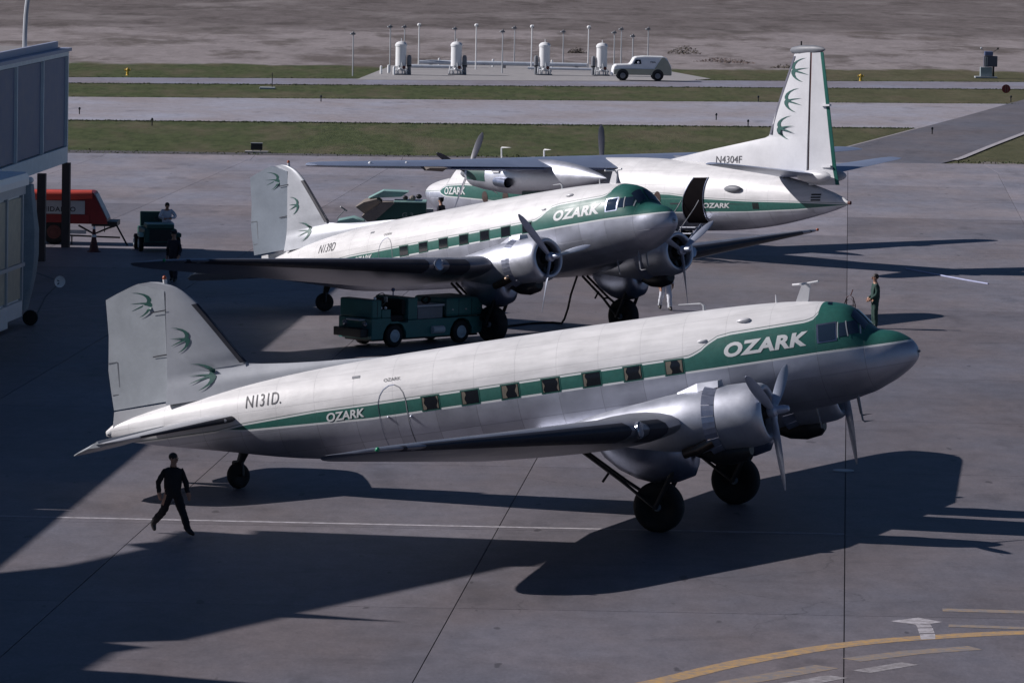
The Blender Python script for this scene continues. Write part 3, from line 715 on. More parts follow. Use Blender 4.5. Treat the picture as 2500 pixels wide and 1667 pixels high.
def airliner(name, label, reg, loc, yaw, phase_r, phase_l, rudder_deg, period):
    root = thing(name, label, 'airplane', (loc[0], loc[1], 0))
    root.rotation_mode = 'XYZ'
    root.rotation_euler = (Matrix.Rotation(yaw, 3, 'Z') @ Matrix.Rotation(-TH, 3, 'Y')).to_euler()
    B = lambda mb, nm, m, par=root, sm=True, **kw: mb.build(nm, m, par, sm, off=DOFF, **kw)
    ss = [0.0, 0.01, 0.03, 0.06, 0.119, 0.18, 0.25, 0.32, 0.40, 0.5, 0.6, 0.7, 0.8, 0.88, 0.97, 1.05, 1.14, 1.23, 1.32, 1.41, 1.5, 1.62, 1.75, 1.95, 2.17, 2.5, 2.87, 3.4, 3.88] + [4.4 + 0.5 * i for i in range(31)] + [19.5, 19.68]
    fu = B(MB().rings([fus_ring(s) for s in sorted(set(ss))]), 'fuselage', 'airliner_livery', angle=60)
    # cabin windows with curtains, both sides
    for sd in (-1, 1):
        for i in range(7):
            sc = 11.10 - 0.977 * i
            B(patch(lambda u, v: side_pt(sc + 0.235 - 0.47 * u, -0.027 + 0.35 * v, sd, 0.0035)), 'window_surround', 'surround_green', fu)
            w = B(patch(lambda u, v: side_pt(sc + 0.205 - 0.41 * u, 0.003 + 0.29 * v, sd, 0.006)), 'cabin_window', 'window_dark', fu)
            if sd == -1 and reg == 'N131D':
                kk = (i * 37 % 7) / 7 if reg == 'N131D' else 0.02 * i
                q = random.Random(40 + i); a, ta, b_, tb_2 = q.uniform(0.03, 0.13), q.uniform(-0.4, 0.8), q.uniform(0.02, 0.13), q.uniform(-0.3, 0.9)
                B(patch(lambda u, v: side_pt(sc + 0.20 - (a * (1 - v * ta) + 0.02 * math.sin(9 * v + i)) * u - 0.01, 0.01 + 0.276 * v, sd, 0.010), 3, 8), 'curtain', 'curtain', w)
                if i % 3 != 1: B(patch(lambda u, v: side_pt(sc - 0.19 + (b_ * (1 - (1 - v) * tb_2) + 0.02 * math.sin(8 * v + 2 * i)) * u, 0.01 + 0.276 * v, sd, 0.010), 3, 8), 'curtain', 'curtain', w)
        # flight deck glazing
        fr = B(patch(lambda u, v: side_pt(1.975 - 0.43 * u, 0.195 + 0.41 * v, sd, 0.006)), 'cockpit_window_frame', 'dull_aluminium', fu)
        B(patch(lambda u, v: side_pt(1.935 - 0.36 * u, 0.225 + 0.35 * v, sd, 0.012)), 'side_window', 'cockpit_glass', fr)
        B(patch(lambda u, v: side_pt(1.50 - 0.17 * u - 0.02 * v, 0.27 + 0.29 * v, sd, 0.008)), 'side_window', 'cockpit_glass', fu)
        B(patch(lambda u, v: side_pt(1.29 - 0.20 * u + 0.07 * v, 0.28 + 0.28 * v, sd, 0.008)), 'side_window', 'cockpit_glass', fu)
        B(patch(lambda u, v: top_pt(1.02 + 0.26 * v, sd * (0.05 + 0.40 * u), 0.012)), 'windscreen', 'cockpit_glass', fu)
    for s_a in (1.535, 1.315, 1.075):
        B(patch(lambda u, v: side_pt(s_a - 0.022 * u + (0.05 * v if s_a < 1.4 else -0.01 * v), 0.25 + 0.33 * v, -1, 0.013), 1, 5), 'window_post', 'pale_grey_paint', fu)
    # cabin door: seam, handle, hinges on the right side
    def ring_path(pts, w, off):
        n = len(pts); L, Q = [], []
        for i, (s, z) in enumerate(pts):
            a, b_ = pts[max(i - 1, 0)], pts[min(i + 1, n - 1)]
            d = Vector((b_[0] - a[0], b_[1] - a[1])).normalized(); nx_, nz_ = -d.y * w / 2, d.x * w / 2
            L.append(side_pt(s + nx_, z + nz_, -1, off)); Q.append(side_pt(s - nx_, z - nz_, -1, off))
        return MB().add(L + Q, [(i, i + 1, n + i + 1, n + i) for i in range(n - 1)])
    dp = [(11.70, -0.85 + 0.12 * i) for i in range(10)] + [(11.71, 0.32), (11.75, 0.47), (11.84, 0.60), (11.97, 0.67), (12.10, 0.67), (12.24, 0.60), (12.34, 0.47), (12.39, 0.32)] + [(12.40, 0.2 - 0.12 * i) for i in range(9)]
    B(ring_path(dp[:14], 0.022, 0.007), 'door_seam', 'mid_grey_paint', fu)
    B(ring_path(dp[13:], 0.016, 0.007), 'door_seam', 'dull_aluminium', fu)
    dh = side_pt(11.62, -0.09, -1, 0.02); B(MB().ball(dh, 0.035), 'door_handle', 'aluminium', fu)
    dh = side_pt(12.18, -0.03, -1, 0.02); B(MB().ball(dh, 0.03), 'door_handle', 'aluminium', fu)
    # lettering on the right side
    T = lambda body, s0, z0, w, h, nm, m, shear=0.0, bold=0.0, spc=1.0: decal(nm, *text_faces(body, w, h, shear, bold, spc), lambda u, v: side_pt(s0 - u, z0 + v, -1, 0.005 if s0 < 6 else 0.009), m, fu, DOFF, 0.05)
    T('OZARK', 4.06, 0.185, 1.90, 0.315, 'lettering', 'letter_white', 0.22, 0.045, 1.08)
    T('OZARK', 13.74, 0.05, 0.98, 0.20, 'lettering', 'letter_white', 0.20, 0.03)
    T(reg + ('.' if period else ''), 15.80, 0.62, 0.93, 0.27, 'registration', 'letter_black', 0.12, 0.0)
    T('OZARK', 12.23, 0.76, 0.42, 0.07, 'lettering', 'letter_black', 0.0, 0.0)
    # wings, deicer boots, landing lights
    for sg in (-1, 1):
        wg = B(MB().rings([wing_ring(r_, sg) for r_ in WING[:1] + [row_at(WING, 2.0), WING[1], row_at(WING, 5.4)] + WING[2:]]), 'wing', 'wing_aluminium', angle=50)
        for a, b_ in ((5.75, 13.4), (4.42, 5.10)):
            B(le_boot([row_at(WING, a + (b_ - a) * i / 10) for i in range(11)], sg, wing_ring, wg), 'deicer_boot', 'boot_rubber', wg)
        r5 = wing_ring(row_at(WING, 5.43), sg); pl = Vector(r5[14])
        ll = B(MB().lathe([(-0.06, 0.17), (0.02, 0.19), (0.045, 0.16), (0.05, 0.02)], 'x', (pl.x - 0.03, pl.y, pl.z - 0.0), 18), 'landing_light', 'lamp_glass', wg)
        tipr = wing_ring(WING[7], sg)
        B(MB().ball((Vector(tipr[14]) + Vector((0.02, 0, 0.02))), 0.05), 'navigation_light', 'lamp_green' if sg < 0 else 'red_lens', wg)
    # fin, rudder, tailplane, elevators
    rs = []
    for z in [0.95, 1.05, 1.15, 1.22, 1.30, 1.36, 1.42, 1.49, 1.56, 1.62, 1.8, 2.0, 2.5, 3.0, 3.2, 3.39, 3.50, 3.60, 3.68, 3.74, 3.79, 3.82]:
        le = interp(FIN_LE, z)[0]; te = hinge_s(z) - 0.012 + (0.0 if z < 3.55 else (z - 3.55) * 2.55)
        pts = [le + (te - le) * k for k in (0, 0.03, 0.1, 0.25, 0.5, 0.75, 1.0)]
        rs.append([(-s, -fin_half(s, z), z) for s in pts] + [(-s, fin_half(s, z), z) for s in pts[::-1]])
    fin = B(MB().rings(rs), 'fin', 'fin_paint', angle=50)
    B(MB().prism([(-17.93, 0.99), (-19.36, 0.965), (-19.47, 0.56), (-19.66, 0.47), (-18.6, 0.55), (-17.9, 0.75)], 'y', -0.085, 0.085), 'tail_fairing', 'white_paint', fin, False)
    bl, br = [], []
    for i in range(9):
        z = 1.66 + 1.5 * i / 8; le = interp(FIN_LE, z)[0]
        bl.append([(-(le + 0.13), -fin_half(le + 0.13, z) - 0.006, z), (-(le + 0.03), -fin_half(le + 0.03, z) - 0.008, z), (-(le - 0.012), 0, z), (-(le + 0.03), fin_half(le + 0.03, z) + 0.008, z), (-(le + 0.13), fin_half(le + 0.13, z) + 0.006, z)])
    mb = MB(); mb.add([p for r_ in bl for p in r_], [(i * 5 + j, i * 5 + j + 1, i * 5 + 6 + j, i * 5 + 5 + j) for i in range(8) for j in range(4)])
    B(mb, 'deicer_boot', 'boot_rubber', fin)
    hz0 = Vector((-hinge_s(1.03), 0, 1.03)); hz1 = Vector((-hinge_s(3.6), 0, 3.6)); hax = (hz1 - hz0).normalized()
    RM = Matrix.Rotation(R(rudder_deg), 3, hax)
    turn = lambda p: RM @ (Vector(p) - hz0) + hz0
    rud = MB().rings([[(-s, -rud_half(s, z), z) for s, z in RUD], [(-s, rud_half(s, z), z) for s, z in RUD]]).move(turn)
    rud = B(rud, 'rudder', 'fabric_silver' if reg == 'N131D' else 'fabric_slate', angle=30)
    tab = [(19.36, 1.35), (19.345, 2.1), (19.10, 2.1), (19.16, 1.35)]
    for a, b_ in zip(tab[1:], tab[2:] + tab[:1]):
        w2 = 0.012
        d = Vector((b_[0] - a[0], b_[1] - a[1])).normalized(); nx_, nz_ = -d.y * w2, d.x * w2
        q = [(a[0] + nx_, a[1] + nz_), (b_[0] + nx_, b_[1] + nz_), (b_[0] - nx_, b_[1] - nz_), (a[0] - nx_, a[1] - nz_)]
        B(MB().add([turn((-s, -rud_half(s, z) - 0.005, z)) for s, z in q], [(0, 1, 2, 3)]), 'trim_tab_seam', 'mid_grey_paint', rud, False)
    for zz in (2.10, 3.12):
        h = hinge_s(zz); B(MB().add([turn((-(h + du), -rud_half(h + du, zz) - 0.012, zz + dv)) for du, dv in ((-0.03, -0.012), (0.37, -0.02), (0.37, 0.005), (-0.03, 0.016))], [(0, 1, 2, 3)]), 'hinge_bracket', 'boot_rubber', rud, False)
    for (s0, z0, w, h, on_rud) in ((18.55, 3.04, 0.58, 0.60, True), (17.66, 2.10, 0.52, 0.60, False), (17.33, 1.17, 0.70, 0.64, False)):
        vs2, fs2 = bird_faces(w, h)
        if on_rud: fn = lambda u, v: turn((-(s0 - u), -rud_half(s0 - u, z0 + v) - 0.005, z0 + v))
        else: fn = lambda u, v: (-(s0 - u), -fin_half(s0 - u, z0 + v) - 0.014, z0 + v)
        decal('swallow_emblem', vs2, fs2, fn, 'emblem_green', rud if on_rud else fin, DOFF, 0.08)
    B(MB().tube([(-17.62, 0, 3.42), (-17.60, 0, 3.66), (-17.59, 0, 3.83)], [0.02, 0.045, 0.052], 10), 'beacon_mast', 'white_paint', fin)
    B(MB().ball((-17.59, 0, 3.86), 0.052, 10, 8, (1, 1, 1.15)), 'beacon_lamp', 'red_lens', fin)
    for sg in (-1, 1):
        st = B(MB().rings([stab_ring(r_, sg) for r_ in STAB]), 'tailplane', 'stab_paint', angle=50)
        B(le_boot([row_at(STAB, 0.55 + 3.0 * i / 8) for i in range(9)], sg, stab_ring, st, 3), 'deicer_boot', 'boot_rubber', st)
        el = MB().rings([[(-s, sg * y, 0.42 + sgn * h) for s, h, sgn in ((18.03, 0.075, 1), (19.0 - q, 0.01, 1), (19.0 - q, 0.01, -1), (18.03, 0.075, -1))] for y, q in ((0.35, 0.15), (0.8, 0.02), (2.0, 0.0), (3.2, 0.05), (3.7, 0.14), (3.95, 0.36), (4.04, 0.7))])
        EM = Matrix.Rotation(R(-13), 3, 'Y'); h0 = Vector((-18.03, 0, 0.42))
        B(el.move(lambda p: EM @ (p - h0) + h0), 'elevator', 'fabric_silver', angle=40)
    # aerials, blisters, pitot heads
    an = B(MB().rings([[(-2.33, -0.03, 1.05), (-2.33, 0.03, 1.05), (-2.62, 0.03, 1.10), (-2.62, -0.03, 1.10)], [(-2.20, -0.022, 1.50), (-2.20, 0.022, 1.50), (-2.40, 0.022, 1.50), (-2.40, -0.022, 1.50)]]), 'aerial_mast', 'white_paint', fu, False)
    B(MB().tube([(-2.30, 0, 1.505), (-2.30, -0.45, 1.515)], 0.03, 6), 'aerial_bar', 'white_paint', an)
    B(MB().tube([(-2.30, 0, 1.505), (-2.72, 0.36, 1.515)], 0.026, 6), 'aerial_bar', 'white_paint', an)
    B(MB().tube([(-2.02, 0.0, 1.515), (-2.34, 0, 1.505)], 0.03, 6), 'aerial_bar', 'white_paint', an)
    B(MB().tube([(-3.05, 0, 1.15), (-3.04, 0, 1.36)], [0.025, 0.012], 6), 'aerial', 'white_paint', fu)
    B(MB().tube([(-4.75, 0, 1.2), (-4.73, 0, 1.36), (-4.80, 0.0, 1.42), (-5.4, 0.25, 1.46)], [0.035, 0.03, 0.015, 0.008], 6), 'aerial', 'pale_grey_paint', fu)
    p = side_pt(3.62, 0.93, -1, 0.0); B(MB().ball(p, 0.13, 12, 8, (1.3, 0.7, 0.42)), 'blister', 'white_paint', fu)
    p = side_pt(4.55, 0.62, -1, 0.0); B(MB().ball(p, 0.06, 10, 8, (2.0, 0.8, 0.7)), 'blister', 'white_paint', fu)
    B(patch(lambda u, v: side_pt(13.05 - 0.2 * u, 0.93 + 0.05 * v, -1, 0.008), 2, 2), 'vent', 'mid_grey_paint', fu)
    for s0, l in ((1.45, 0.62), (1.62, 0.5)):
        B(MB().tube([(-s0, -0.25 if s0 < 1.5 else 0.25, -1.02), (-s0 + 0.02, -0.25 if s0 < 1.5 else 0.25, -1.02 - l), (-s0 + 0.06, -0.25 if s0 < 1.5 else 0.25, -1.06 - l), (-s0 + 0.30, -0.25 if s0 < 1.5 else 0.25, -1.06 - l)], [0.03, 0.022, 0.02, 0.014], 6), 'pitot_head', 'mid_grey_paint', fu)
    B(MB().tube([(-2.45, -0.2, -1.2), (-2.40, -0.2, -1.70)], [0.02, 0.014], 6), 'aerial', 'mid_grey_paint', fu)
    B(MB().ball((0.02, 0, -0.33), 0.03), 'nose_light', 'mid_grey_paint', fu)
    # engines
    for sg, ph in ((-1, phase_r), (1, phase_l)):
        ey, ez = sg * 2.82, -1.05
        nac = []
        for s, c, hy, hz in ((3.80, -1.05, 0.62, 0.62), (4.05, -1.05, 0.69, 0.69), (4.5, -1.06, 0.71, 0.71), (5.0, -1.06, 0.69, 0.67), (5.6, -1.03, 0.61, 0.57), (6.2, -0.97, 0.49, 0.45), (6.8, -0.91, 0.34, 0.31), (7.3, -0.88, 0.19, 0.17), (7.7, -0.88, 0.04, 0.04)):
            nac.append([(-s, ey + hy * math.sin(2 * math.pi * k / 28), c + hz * math.cos(2 * math.pi * k / 28)) for k in range(28)])
        na = B(MB().rings(nac), 'engine_nacelle', 'aluminium', angle=60)
        wl = []
        for s, c, hy, hz in ((4.52, -1.60, 0.30, 0.42), (4.62, -1.62, 0.40, 0.58), (5.0, -1.62, 0.44, 0.66), (5.5, -1.60, 0.44, 0.66), (5.9, -1.52, 0.40, 0.58), (6.3, -1.42, 0.30, 0.42), (6.6, -1.33, 0.15, 0.2), (6.7, -1.30, 0.04, 0.06)):
            wl.append([(-s, ey + hy * math.sin(2 * math.pi * k / 24), c + hz * math.cos(2 * math.pi * k / 24)) for k in range(24)])
        B(MB().rings(wl), 'wheel_fairing', 'dull_aluminium', na, angle=60)
        cw = B(MB().lathe([(-2.98, 0.50), (-2.80, 0.49), (-2.74, 0.51), (-2.72, 0.55), (-2.74, 0.60), (-2.82, 0.645), (-2.95, 0.68), (-3.2, 0.705), (-3.74, 0.71), (-3.74, 0.66)], 'x', (0, ey, ez), 40, False), 'engine_cowling', 'aluminium', angle=60)
        B(MB().lathe([(-3.30, 0.68), (-3.28, 0.3), (-3.05, 0.28), (-2.95, 0.16), (-2.75, 0.13), (-2.72, 0.02)], 'x', (0, ey, ez), 24), 'crankcase', 'black_metal', cw)
        for k in range(9):
            a = 2 * math.pi * k / 9
            cy = MB().lathe([(0.26, 0.10), (0.42, 0.115), (0.60, 0.11), (0.64, 0.07)], 'z', (0, 0, 0), 10).move(lambda p: Matrix.Rotation(a, 3, 'X') @ p + Vector((-3.12, ey, ez)))
            B(cy, 'cylinder', 'black_metal', cw)
        for k in range(18):
            a0, a1 = 2 * math.pi * (k + 0.04) / 18, 2 * math.pi * (k + 0.96) / 18
            if 2.62 < (a0 + a1) / 2 < 3.66: continue
            f_ = MB()
            for aa in (a0, (a0 + a1) / 2, a1):
                for s, rr in ((3.755, 0.705), (4.02, 0.775), (4.02, 0.76), (3.755, 0.69)):
                    f_.v.append((-s, ey + rr * math.sin(aa), ez + rr * math.cos(aa)))
            f_.f = [(0, 4, 5, 1), (4, 8, 9, 5), (1, 5, 6, 2), (5, 9, 10, 6), (2, 6, 7, 3), (6, 10, 11, 7), (0, 1, 2, 3), (8, 11, 10, 9), (3, 7, 4, 0), (7, 11, 8, 4)]
            B(f_, 'cowl_flap', 'flap_aluminium', cw, False)
        B(MB().rings([[(-3.72, ey + y, ez + z) for y, z in ((-0.2, 0.70), (-0.15, 0.84), (0.15, 0.84), (0.2, 0.70))], [(-4.2, ey + y, ez + z) for y, z in ((-0.2, 0.66), (-0.14, 0.84), (0.14, 0.84), (0.2, 0.66))], [(-4.7, ey + y, ez + z) for y, z in ((-0.1, 0.64), (-0.06, 0.70), (0.06, 0.70), (0.1, 0.64))]]), 'carburettor_scoop', 'aluminium', na, False)
        B(MB().rings([[(-s, ey + hw_ * math.sin(2 * math.pi * k / 16), c_ + hh * math.cos(2 * math.pi * k / 16)) for k in range(16)] for s, c_, hw_, hh in ((3.25, -1.78, 0.17, 0.14), (3.35, -1.80, 0.24, 0.22), (3.7, -1.80, 0.27, 0.27), (4.1, -1.74, 0.25, 0.26), (4.5, -1.60, 0.16, 0.2))]), 'oil_cooler', 'black_metal', na)
        B(MB().tube([(-3.95, ey + sg * 0.50, -1.48), (-4.25, ey + sg * 0.58, -1.60), (-4.6, ey + sg * 0.60, -1.66)], [0.13, 0.12, 0.11], 12, False), 'exhaust_pipe', 'exhaust_steel', na)
        pr = B(MB().lathe([(-2.75, 0.11), (-2.70, 0.145), (-2.58, 0.145), (-2.52, 0.095), (-2.36, 0.09), (-2.27, 0.06), (-2.25, 0.015)], 'x', (0, ey, -1.03), 16), 'propeller_hub', 'blade_grey')
        for k in range(3):
            a = R(ph) + 2 * math.pi * k / 3
            bl_ = blade_mb(1.755).move(lambda p: Matrix.Rotation(-a, 3, 'X') @ p + Vector((-2.64, ey, -1.03)))
            B(bl_, 'propeller_blade', 'blade_grey', pr, angle=50)
        # main gear
        g = B(MB().tube([(-4.80, ey - 0.29, -1.75), (-AX_S, ey - 0.29, AX_Z)], 0.055, 10).tube([(-4.80, ey + 0.29, -1.75), (-AX_S, ey + 0.29, AX_Z)], 0.055, 10).tube([(-AX_S, ey - 0.36, AX_Z), (-AX_S, ey + 0.36, AX_Z)], 0.045, 8), 'landing_gear_leg', 'black_metal')
        B(MB().tube([(-AX_S, ey - 0.29, AX_Z), (-6.25, ey - 0.12, -2.10), (-7.10, ey - 0.10, -1.30)], 0.04, 8).tube([(-AX_S, ey + 0.29, AX_Z), (-6.25, ey + 0.12, -2.10), (-7.10, ey + 0.10, -1.30)], 0.04, 8).tube([(-6.25, ey - 0.12, -2.10), (-6.25, ey + 0.12, -2.10)], 0.03, 6).tube([(-6.55, ey, -1.85), (-6.75, ey, -2.05)], 0.03, 6), 'drag_brace', 'black_metal', g)
        tyre = [(-0.13, 0.27), (-0.19, 0.36), (-0.205, 0.46), (-0.165, 0.53), (-0.09, 0.562), (0.09, 0.562), (0.165, 0.53), (0.205, 0.46), (0.19, 0.36), (0.13, 0.27)]
        B(MB().lathe(tyre, 'y', (-AX_S, ey, AX_Z), 36, True), 'tyre', 'black_rubber', g, angle=60)
        for q in (-1, 1): B(MB().lathe([(0.06 * q, 0.28), (0.10 * q, 0.25), (0.11 * q, 0.1), (0.20 * q, 0.08), (0.21 * q, 0.01)], 'y', (-AX_S, ey, AX_Z), 20, True), 'wheel_hub', 'mid_grey_paint', g)
    castor = Matrix.Rotation(R(62), 3, 'Z')
    ts = 16.6; tz = OZ + math.tan(TH) * (ts + OX)
    cs, cz = ts - 0.3 * math.sin(TH), tz + 0.3 * math.cos(TH)
    tg = B(MB().tube([(-ts + 0.35, 0, -0.30), (-cs + 0.10, 0, cz + 0.30)], [0.13, 0.09], 12).tube([castor @ Vector((0.05, q_ * 0.17, 0.31)) + Vector((-cs, 0, cz)) for q_ in (-1, 1)], 0.045, 8).tube([castor @ Vector((a_, -0.17, b2)) + Vector((-cs, 0, cz)) for a_, b2 in ((0.05, 0.31), (0, 0))], 0.035, 6).tube([castor @ Vector((a_, 0.17, b2)) + Vector((-cs, 0, cz)) for a_, b2 in ((0.05, 0.31), (0, 0))], 0.035, 6).tube([castor @ Vector((0, q_ * 0.19, 0)) + Vector((-cs, 0, cz)) for q_ in (-1, 1)], 0.03, 6), 'tailwheel_leg', 'black_metal')
    B(MB().lathe([(-0.09, 0.12), (-0.115, 0.2), (-0.09, 0.27), (-0.04, 0.30), (0.04, 0.30), (0.09, 0.27), (0.115, 0.2), (0.09, 0.12)], 'y', (0, 0, 0), 28).move(lambda p: castor @ p + Vector((-cs, 0, cz))), 'tyre', 'black_rubber', tg, angle=60)
    return root
m_, t_, b_ = nodes_of('cockpit_glass'); b_.inputs['Base Color'].default_value = (0.02, 0.035, 0.06, 1); b_.inputs['Roughness'].default_value = 0.05; b_.inputs['Specular IOR Level'].default_value = 0.9; M['cockpit_glass'] = m_
m_, t_, b_ = nodes_of('lamp_glass'); b_.inputs['Base Color'].default_value = (0.25, 0.27, 0.32, 1); b_.inputs['Roughness'].default_value = 0.12; b_.inputs['Metallic'].default_value = 0.6; M['lamp_glass'] = m_
mat('window_brown', (0.07, 0.045, 0.04), 0.3)
mat('wing_sky_grey', (0.27, 0.32, 0.44), 0.35, 0.35, 0.12, 1.0)
mat('flap_blue_grey', (0.12, 0.15, 0.27), 0.4, 0.4, 0.12, 1.0)
mat('boot_grey', (0.10, 0.10, 0.13), 0.6)
mat('pale_letter', (0.22, 0.27, 0.25), 0.7)
mat('hose_blue', (0.35, 0.38, 0.55), 0.6)
mat('pipe_blue_white', (0.50, 0.54, 0.60), 0.45)
mat('frame_pale_green', (0.26, 0.31, 0.32), 0.6)
mat('bush_red', (0.15, 0.11, 0.095), 0.9, 0, 0.4)
mat('truck_teal', (0.030, 0.135, 0.125), 0.5, 0.0, 0.25, 1.5)
mat('surround_green', (0.012, 0.080, 0.064), 0.4)
mat('fabric_slate', (0.25, 0.29, 0.34), 0.55, 0.15, 0.12, 1.5)
mat('lamp_green', (0.02, 0.25, 0.12), 0.2)
mat('emblem_green', (0.016, 0.082, 0.070), 0.5, 0, 0.1)
mat('wing_aluminium', (0.36, 0.37, 0.41), 0.42, 0.9, 0.25, 1.1)
mat('flap_aluminium', (0.42, 0.45, 0.55), 0.4, 0.8, 0.2, 4.0)
mat('stab_paint', (0.52, 0.53, 0.56), 0.4, 0.35, 0.12, 1.5)
airliner('airliner', 'nearest green-striped airliner, registration N131D, twin propellers, resting on its tailwheel', 'N131D', (4.227, 111.817), R(-19.713), 180, 180, 0, True)
airliner('airliner', 'middle green-striped tailwheel airliner, registration N139D, parked behind the nearest one', 'N139D', (1.443, 156.358), R(-46.901), 200, 180, 17, False)
#=====PART4
# ------------------------------------------------------------------ high-wing turboprop (far aircraft)
PF = [(0.0, 2.36, 2.28, 0.03), (0.03, 2.40, 2.18, 0.12), (0.09, 2.45, 2.10, 0.22), (0.3, 2.58, 1.92, 0.44), (0.56, 2.69, 1.76, 0.62), (1.0, 2.80, 1.55, 0.82), (1.6, 2.90, 1.32, 1.0), (2.1, 3.02, 1.17, 1.1), (2.3, 3.22, 1.13, 1.14), (2.6, 3.52, 1.08, 1.19), (2.9, 3.62, 1.03, 1.23), (3.5, 3.655, 0.96, 1.30), (4.5, 3.66, 0.91, 1.35), (7, 3.66, 0.90, 1.35), (12, 3.66, 0.90, 1.35), (13.5, 3.62, 0.89, 1.34), (15, 3.52, 0.87, 1.27), (16.35, 3.42, 0.86, 1.18), (17.75, 3.29, 0.90, 1.03), (19.0, 3.13, 0.99, 0.87), (20.2, 2.93, 1.14, 0.69), (21.6, 2.64, 1.39, 0.46), (22.7, 2.34, 1.63, 0.26), (23.3, 2.12, 1.80, 0.12), (23.5, 2.0, 1.88, 0.05)]
def pf(s):
    t, b, w = smooth_interp(PF, s); return t, b, max(w, 0.02), (t + b) / 2
def p_ring(s, n=72):
    t, b, w, zc = pf(s)
    return [(12 - s, w * math.sin(2 * math.pi * k / n), zc + (t - zc) * math.cos(2 * math.pi * k / n)) for k in range(n)]
def p_side(s, z, off=0.008):
    t, b, w, zc = pf(s); h = (t - b) / 2; q = max(-0.999, min(0.999, (z - zc) / h)); y = w * math.sqrt(1 - q * q)
    ny, nz = math.sqrt(1 - q * q), q
    return (12 - s, y + off * ny, z + off * nz)
livery('turboprop_livery', [(0, 2.35), (1.75, 2.38), (1.95, 2.52), (2.3, 2.62), (3.6, 2.66), (9, 2.45), (15.3, 2.30), (16.7, 2.15), (19, 2.04), (21.3, 1.99), (23.3, 1.92), (25, 1.9)],
       [(0, 2.35), (1.75, 2.38), (1.95, 2.25), (2.3, 2.15), (3.6, 2.09), (9, 1.75), (15.3, 1.56), (19, 1.585), (21.3, 1.67), (23.1, 1.80), (25, 1.9)], (-12, 0), (0.021, 0.112, 0.092))
PT = R(3.2)
tpn = thing('turboprop', 'high-wing turboprop airliner with tall tail, registration N4304F, boarding steps down', 'airplane', (4.67, 194.161, 0))
tpn.rotation_euler = (Matrix.Rotation(R(132.337), 3, 'Z') @ Matrix.Rotation(PT, 3, 'Y')).to_euler()
P = lambda mb, nm, m, par=tpn, sm=True, **kw: mb.build(nm, m, par, sm, **kw)
ss = sorted(set([r_[0] for r_ in PF] + [0.015, 0.05, 0.18, 0.42, 0.8, 1.3, 1.85, 2.45, 2.75] + [3 + 0.6 * i for i in range(34)]))
pfu = P(MB().rings([p_ring(s) for s in ss if s <= 23.5]), 'fuselage', 'turboprop_livery', angle=60)
P(MB().rings([[(q_[0] + 0.006, q_[1] * 1.02, 2.32 + (q_[2] - 2.32) * 1.02) for q_ in p_ring(s, 30)] for s in (0.0, 0.015, 0.05, 0.12, 0.2, 0.28)], True, False), 'radome', 'boot_rubber', pfu)
for i in range(9):
    sc = 4.9 + 1.22 * i
    P(patch(lambda u, v: p_side(sc + 0.17 * math.cos(2 * math.pi * u) * v, 2.15 + 0.24 * math.sin(2 * math.pi * u) * v, 0.008), 20, 2), 'cabin_window', 'window_brown', pfu)
for sg in (1, -1):
    for a, b_ in ((0.06, 0.50), (0.56, 0.95)):
        P(patch(lambda u, v: (12 - (2.16 + 0.36 * v) + 0.012, sg * (a + (b_ - a) * u), 0.012 + (lambda t_, b2, w, zc: zc + (t_ - zc) * math.sqrt(max(0, 1 - ((a + (b_ - a) * u) / w) ** 2)))(*pf(2.16 + 0.36 * v)))), 'windscreen', 'cockpit_glass', pfu)
decal('lettering', *text_faces('OZARK', 1.50, 0.30, 0.0, 0.03), lambda u, v: p_side(2.22 + u, 2.245 + v, 0.012), 'letter_white', pfu, (0, 0, 0), 0.1)
decal('lettering', *text_faces('OZARK', 1.30, 0.19, 0.22, 0.03), lambda u, v: p_side(16.95 + u, 1.76 + v, 0.014), 'letter_white', pfu, (0, 0, 0), 0.1)
for a, b_ in ((15.3, 15.8), (17.0, 19.2)):
    P(patch(lambda u, v: p_side(a + (b_ - a) * u, 1.90 + 0.05 * v * (1 - u * (a > 16)), 0.007), 10, 1), 'cheat_line', 'letter_black', pfu)
P(MB().ball(p_side(18.35, 2.47, 0.0), 0.24, 14, 9, (1.9, 0.55, 0.62)), 'blister', 'mid_grey_paint', pfu)
for k in range(4): P(patch(lambda u, v: p_side(19.30 + 0.075 * k + 0.05 * u, 1.72 + 0.24 * v, 0.008), 1, 4), 'louvre', 'black_metal', pfu)
for k in range(3): P(patch(lambda u, v: p_side(21.95 + 0.42 * u, 2.02 + 0.10 * k + 0.055 * v, 0.012), 4, 1), 'louvre', 'black_metal', pfu)
P(MB().rings([p_ring(s, 16) for s in (23.49,)] + [[(12 - 23.62, 0.05 * math.sin(2 * math.pi * k / 16), 1.94 + 0.07 * math.cos(2 * math.pi * k / 16)) for k in range(16)]]), 'tail_lamp', 'rust_red', pfu)
# door opening and boarding steps
P(patch(lambda u, v: p_side(15.86 + (1.08 - 0.42 * v * v) * u + 0.50 * v * v, 1.18 + 1.72 * v, 0.010), 6, 16), 'door_opening', 'dark_void', pfu)
P(MB().tube([p_side(15.85 + 0.50 * (k / 10) ** 2, 1.18 + 1.72 * k / 10, 0.02) for k in range(11)], 0.02, 6), 'door_frame', 'dull_aluminium', pfu)
P(MB().tube([p_side(16.95 + 0.08 * (k / 10) ** 2, 1.18 + 1.72 * k / 10, 0.02) for k in range(11)], 0.02, 6), 'door_frame', 'dull_aluminium', pfu)
stp = P(MB().box(12 - 16.90, 12 - 16.84, 1.05, 1.10, 1.0, 1.16).tube([(12 - 16.86, 1.12, 1.14), (12 - 16.86, 2.15, 0.24)], 0.05, 6).tube([(12 - 15.96, 1.12, 1.14), (12 - 15.96, 2.15, 0.24)], 0.05, 6), 'boarding_steps', 'dull_aluminium')
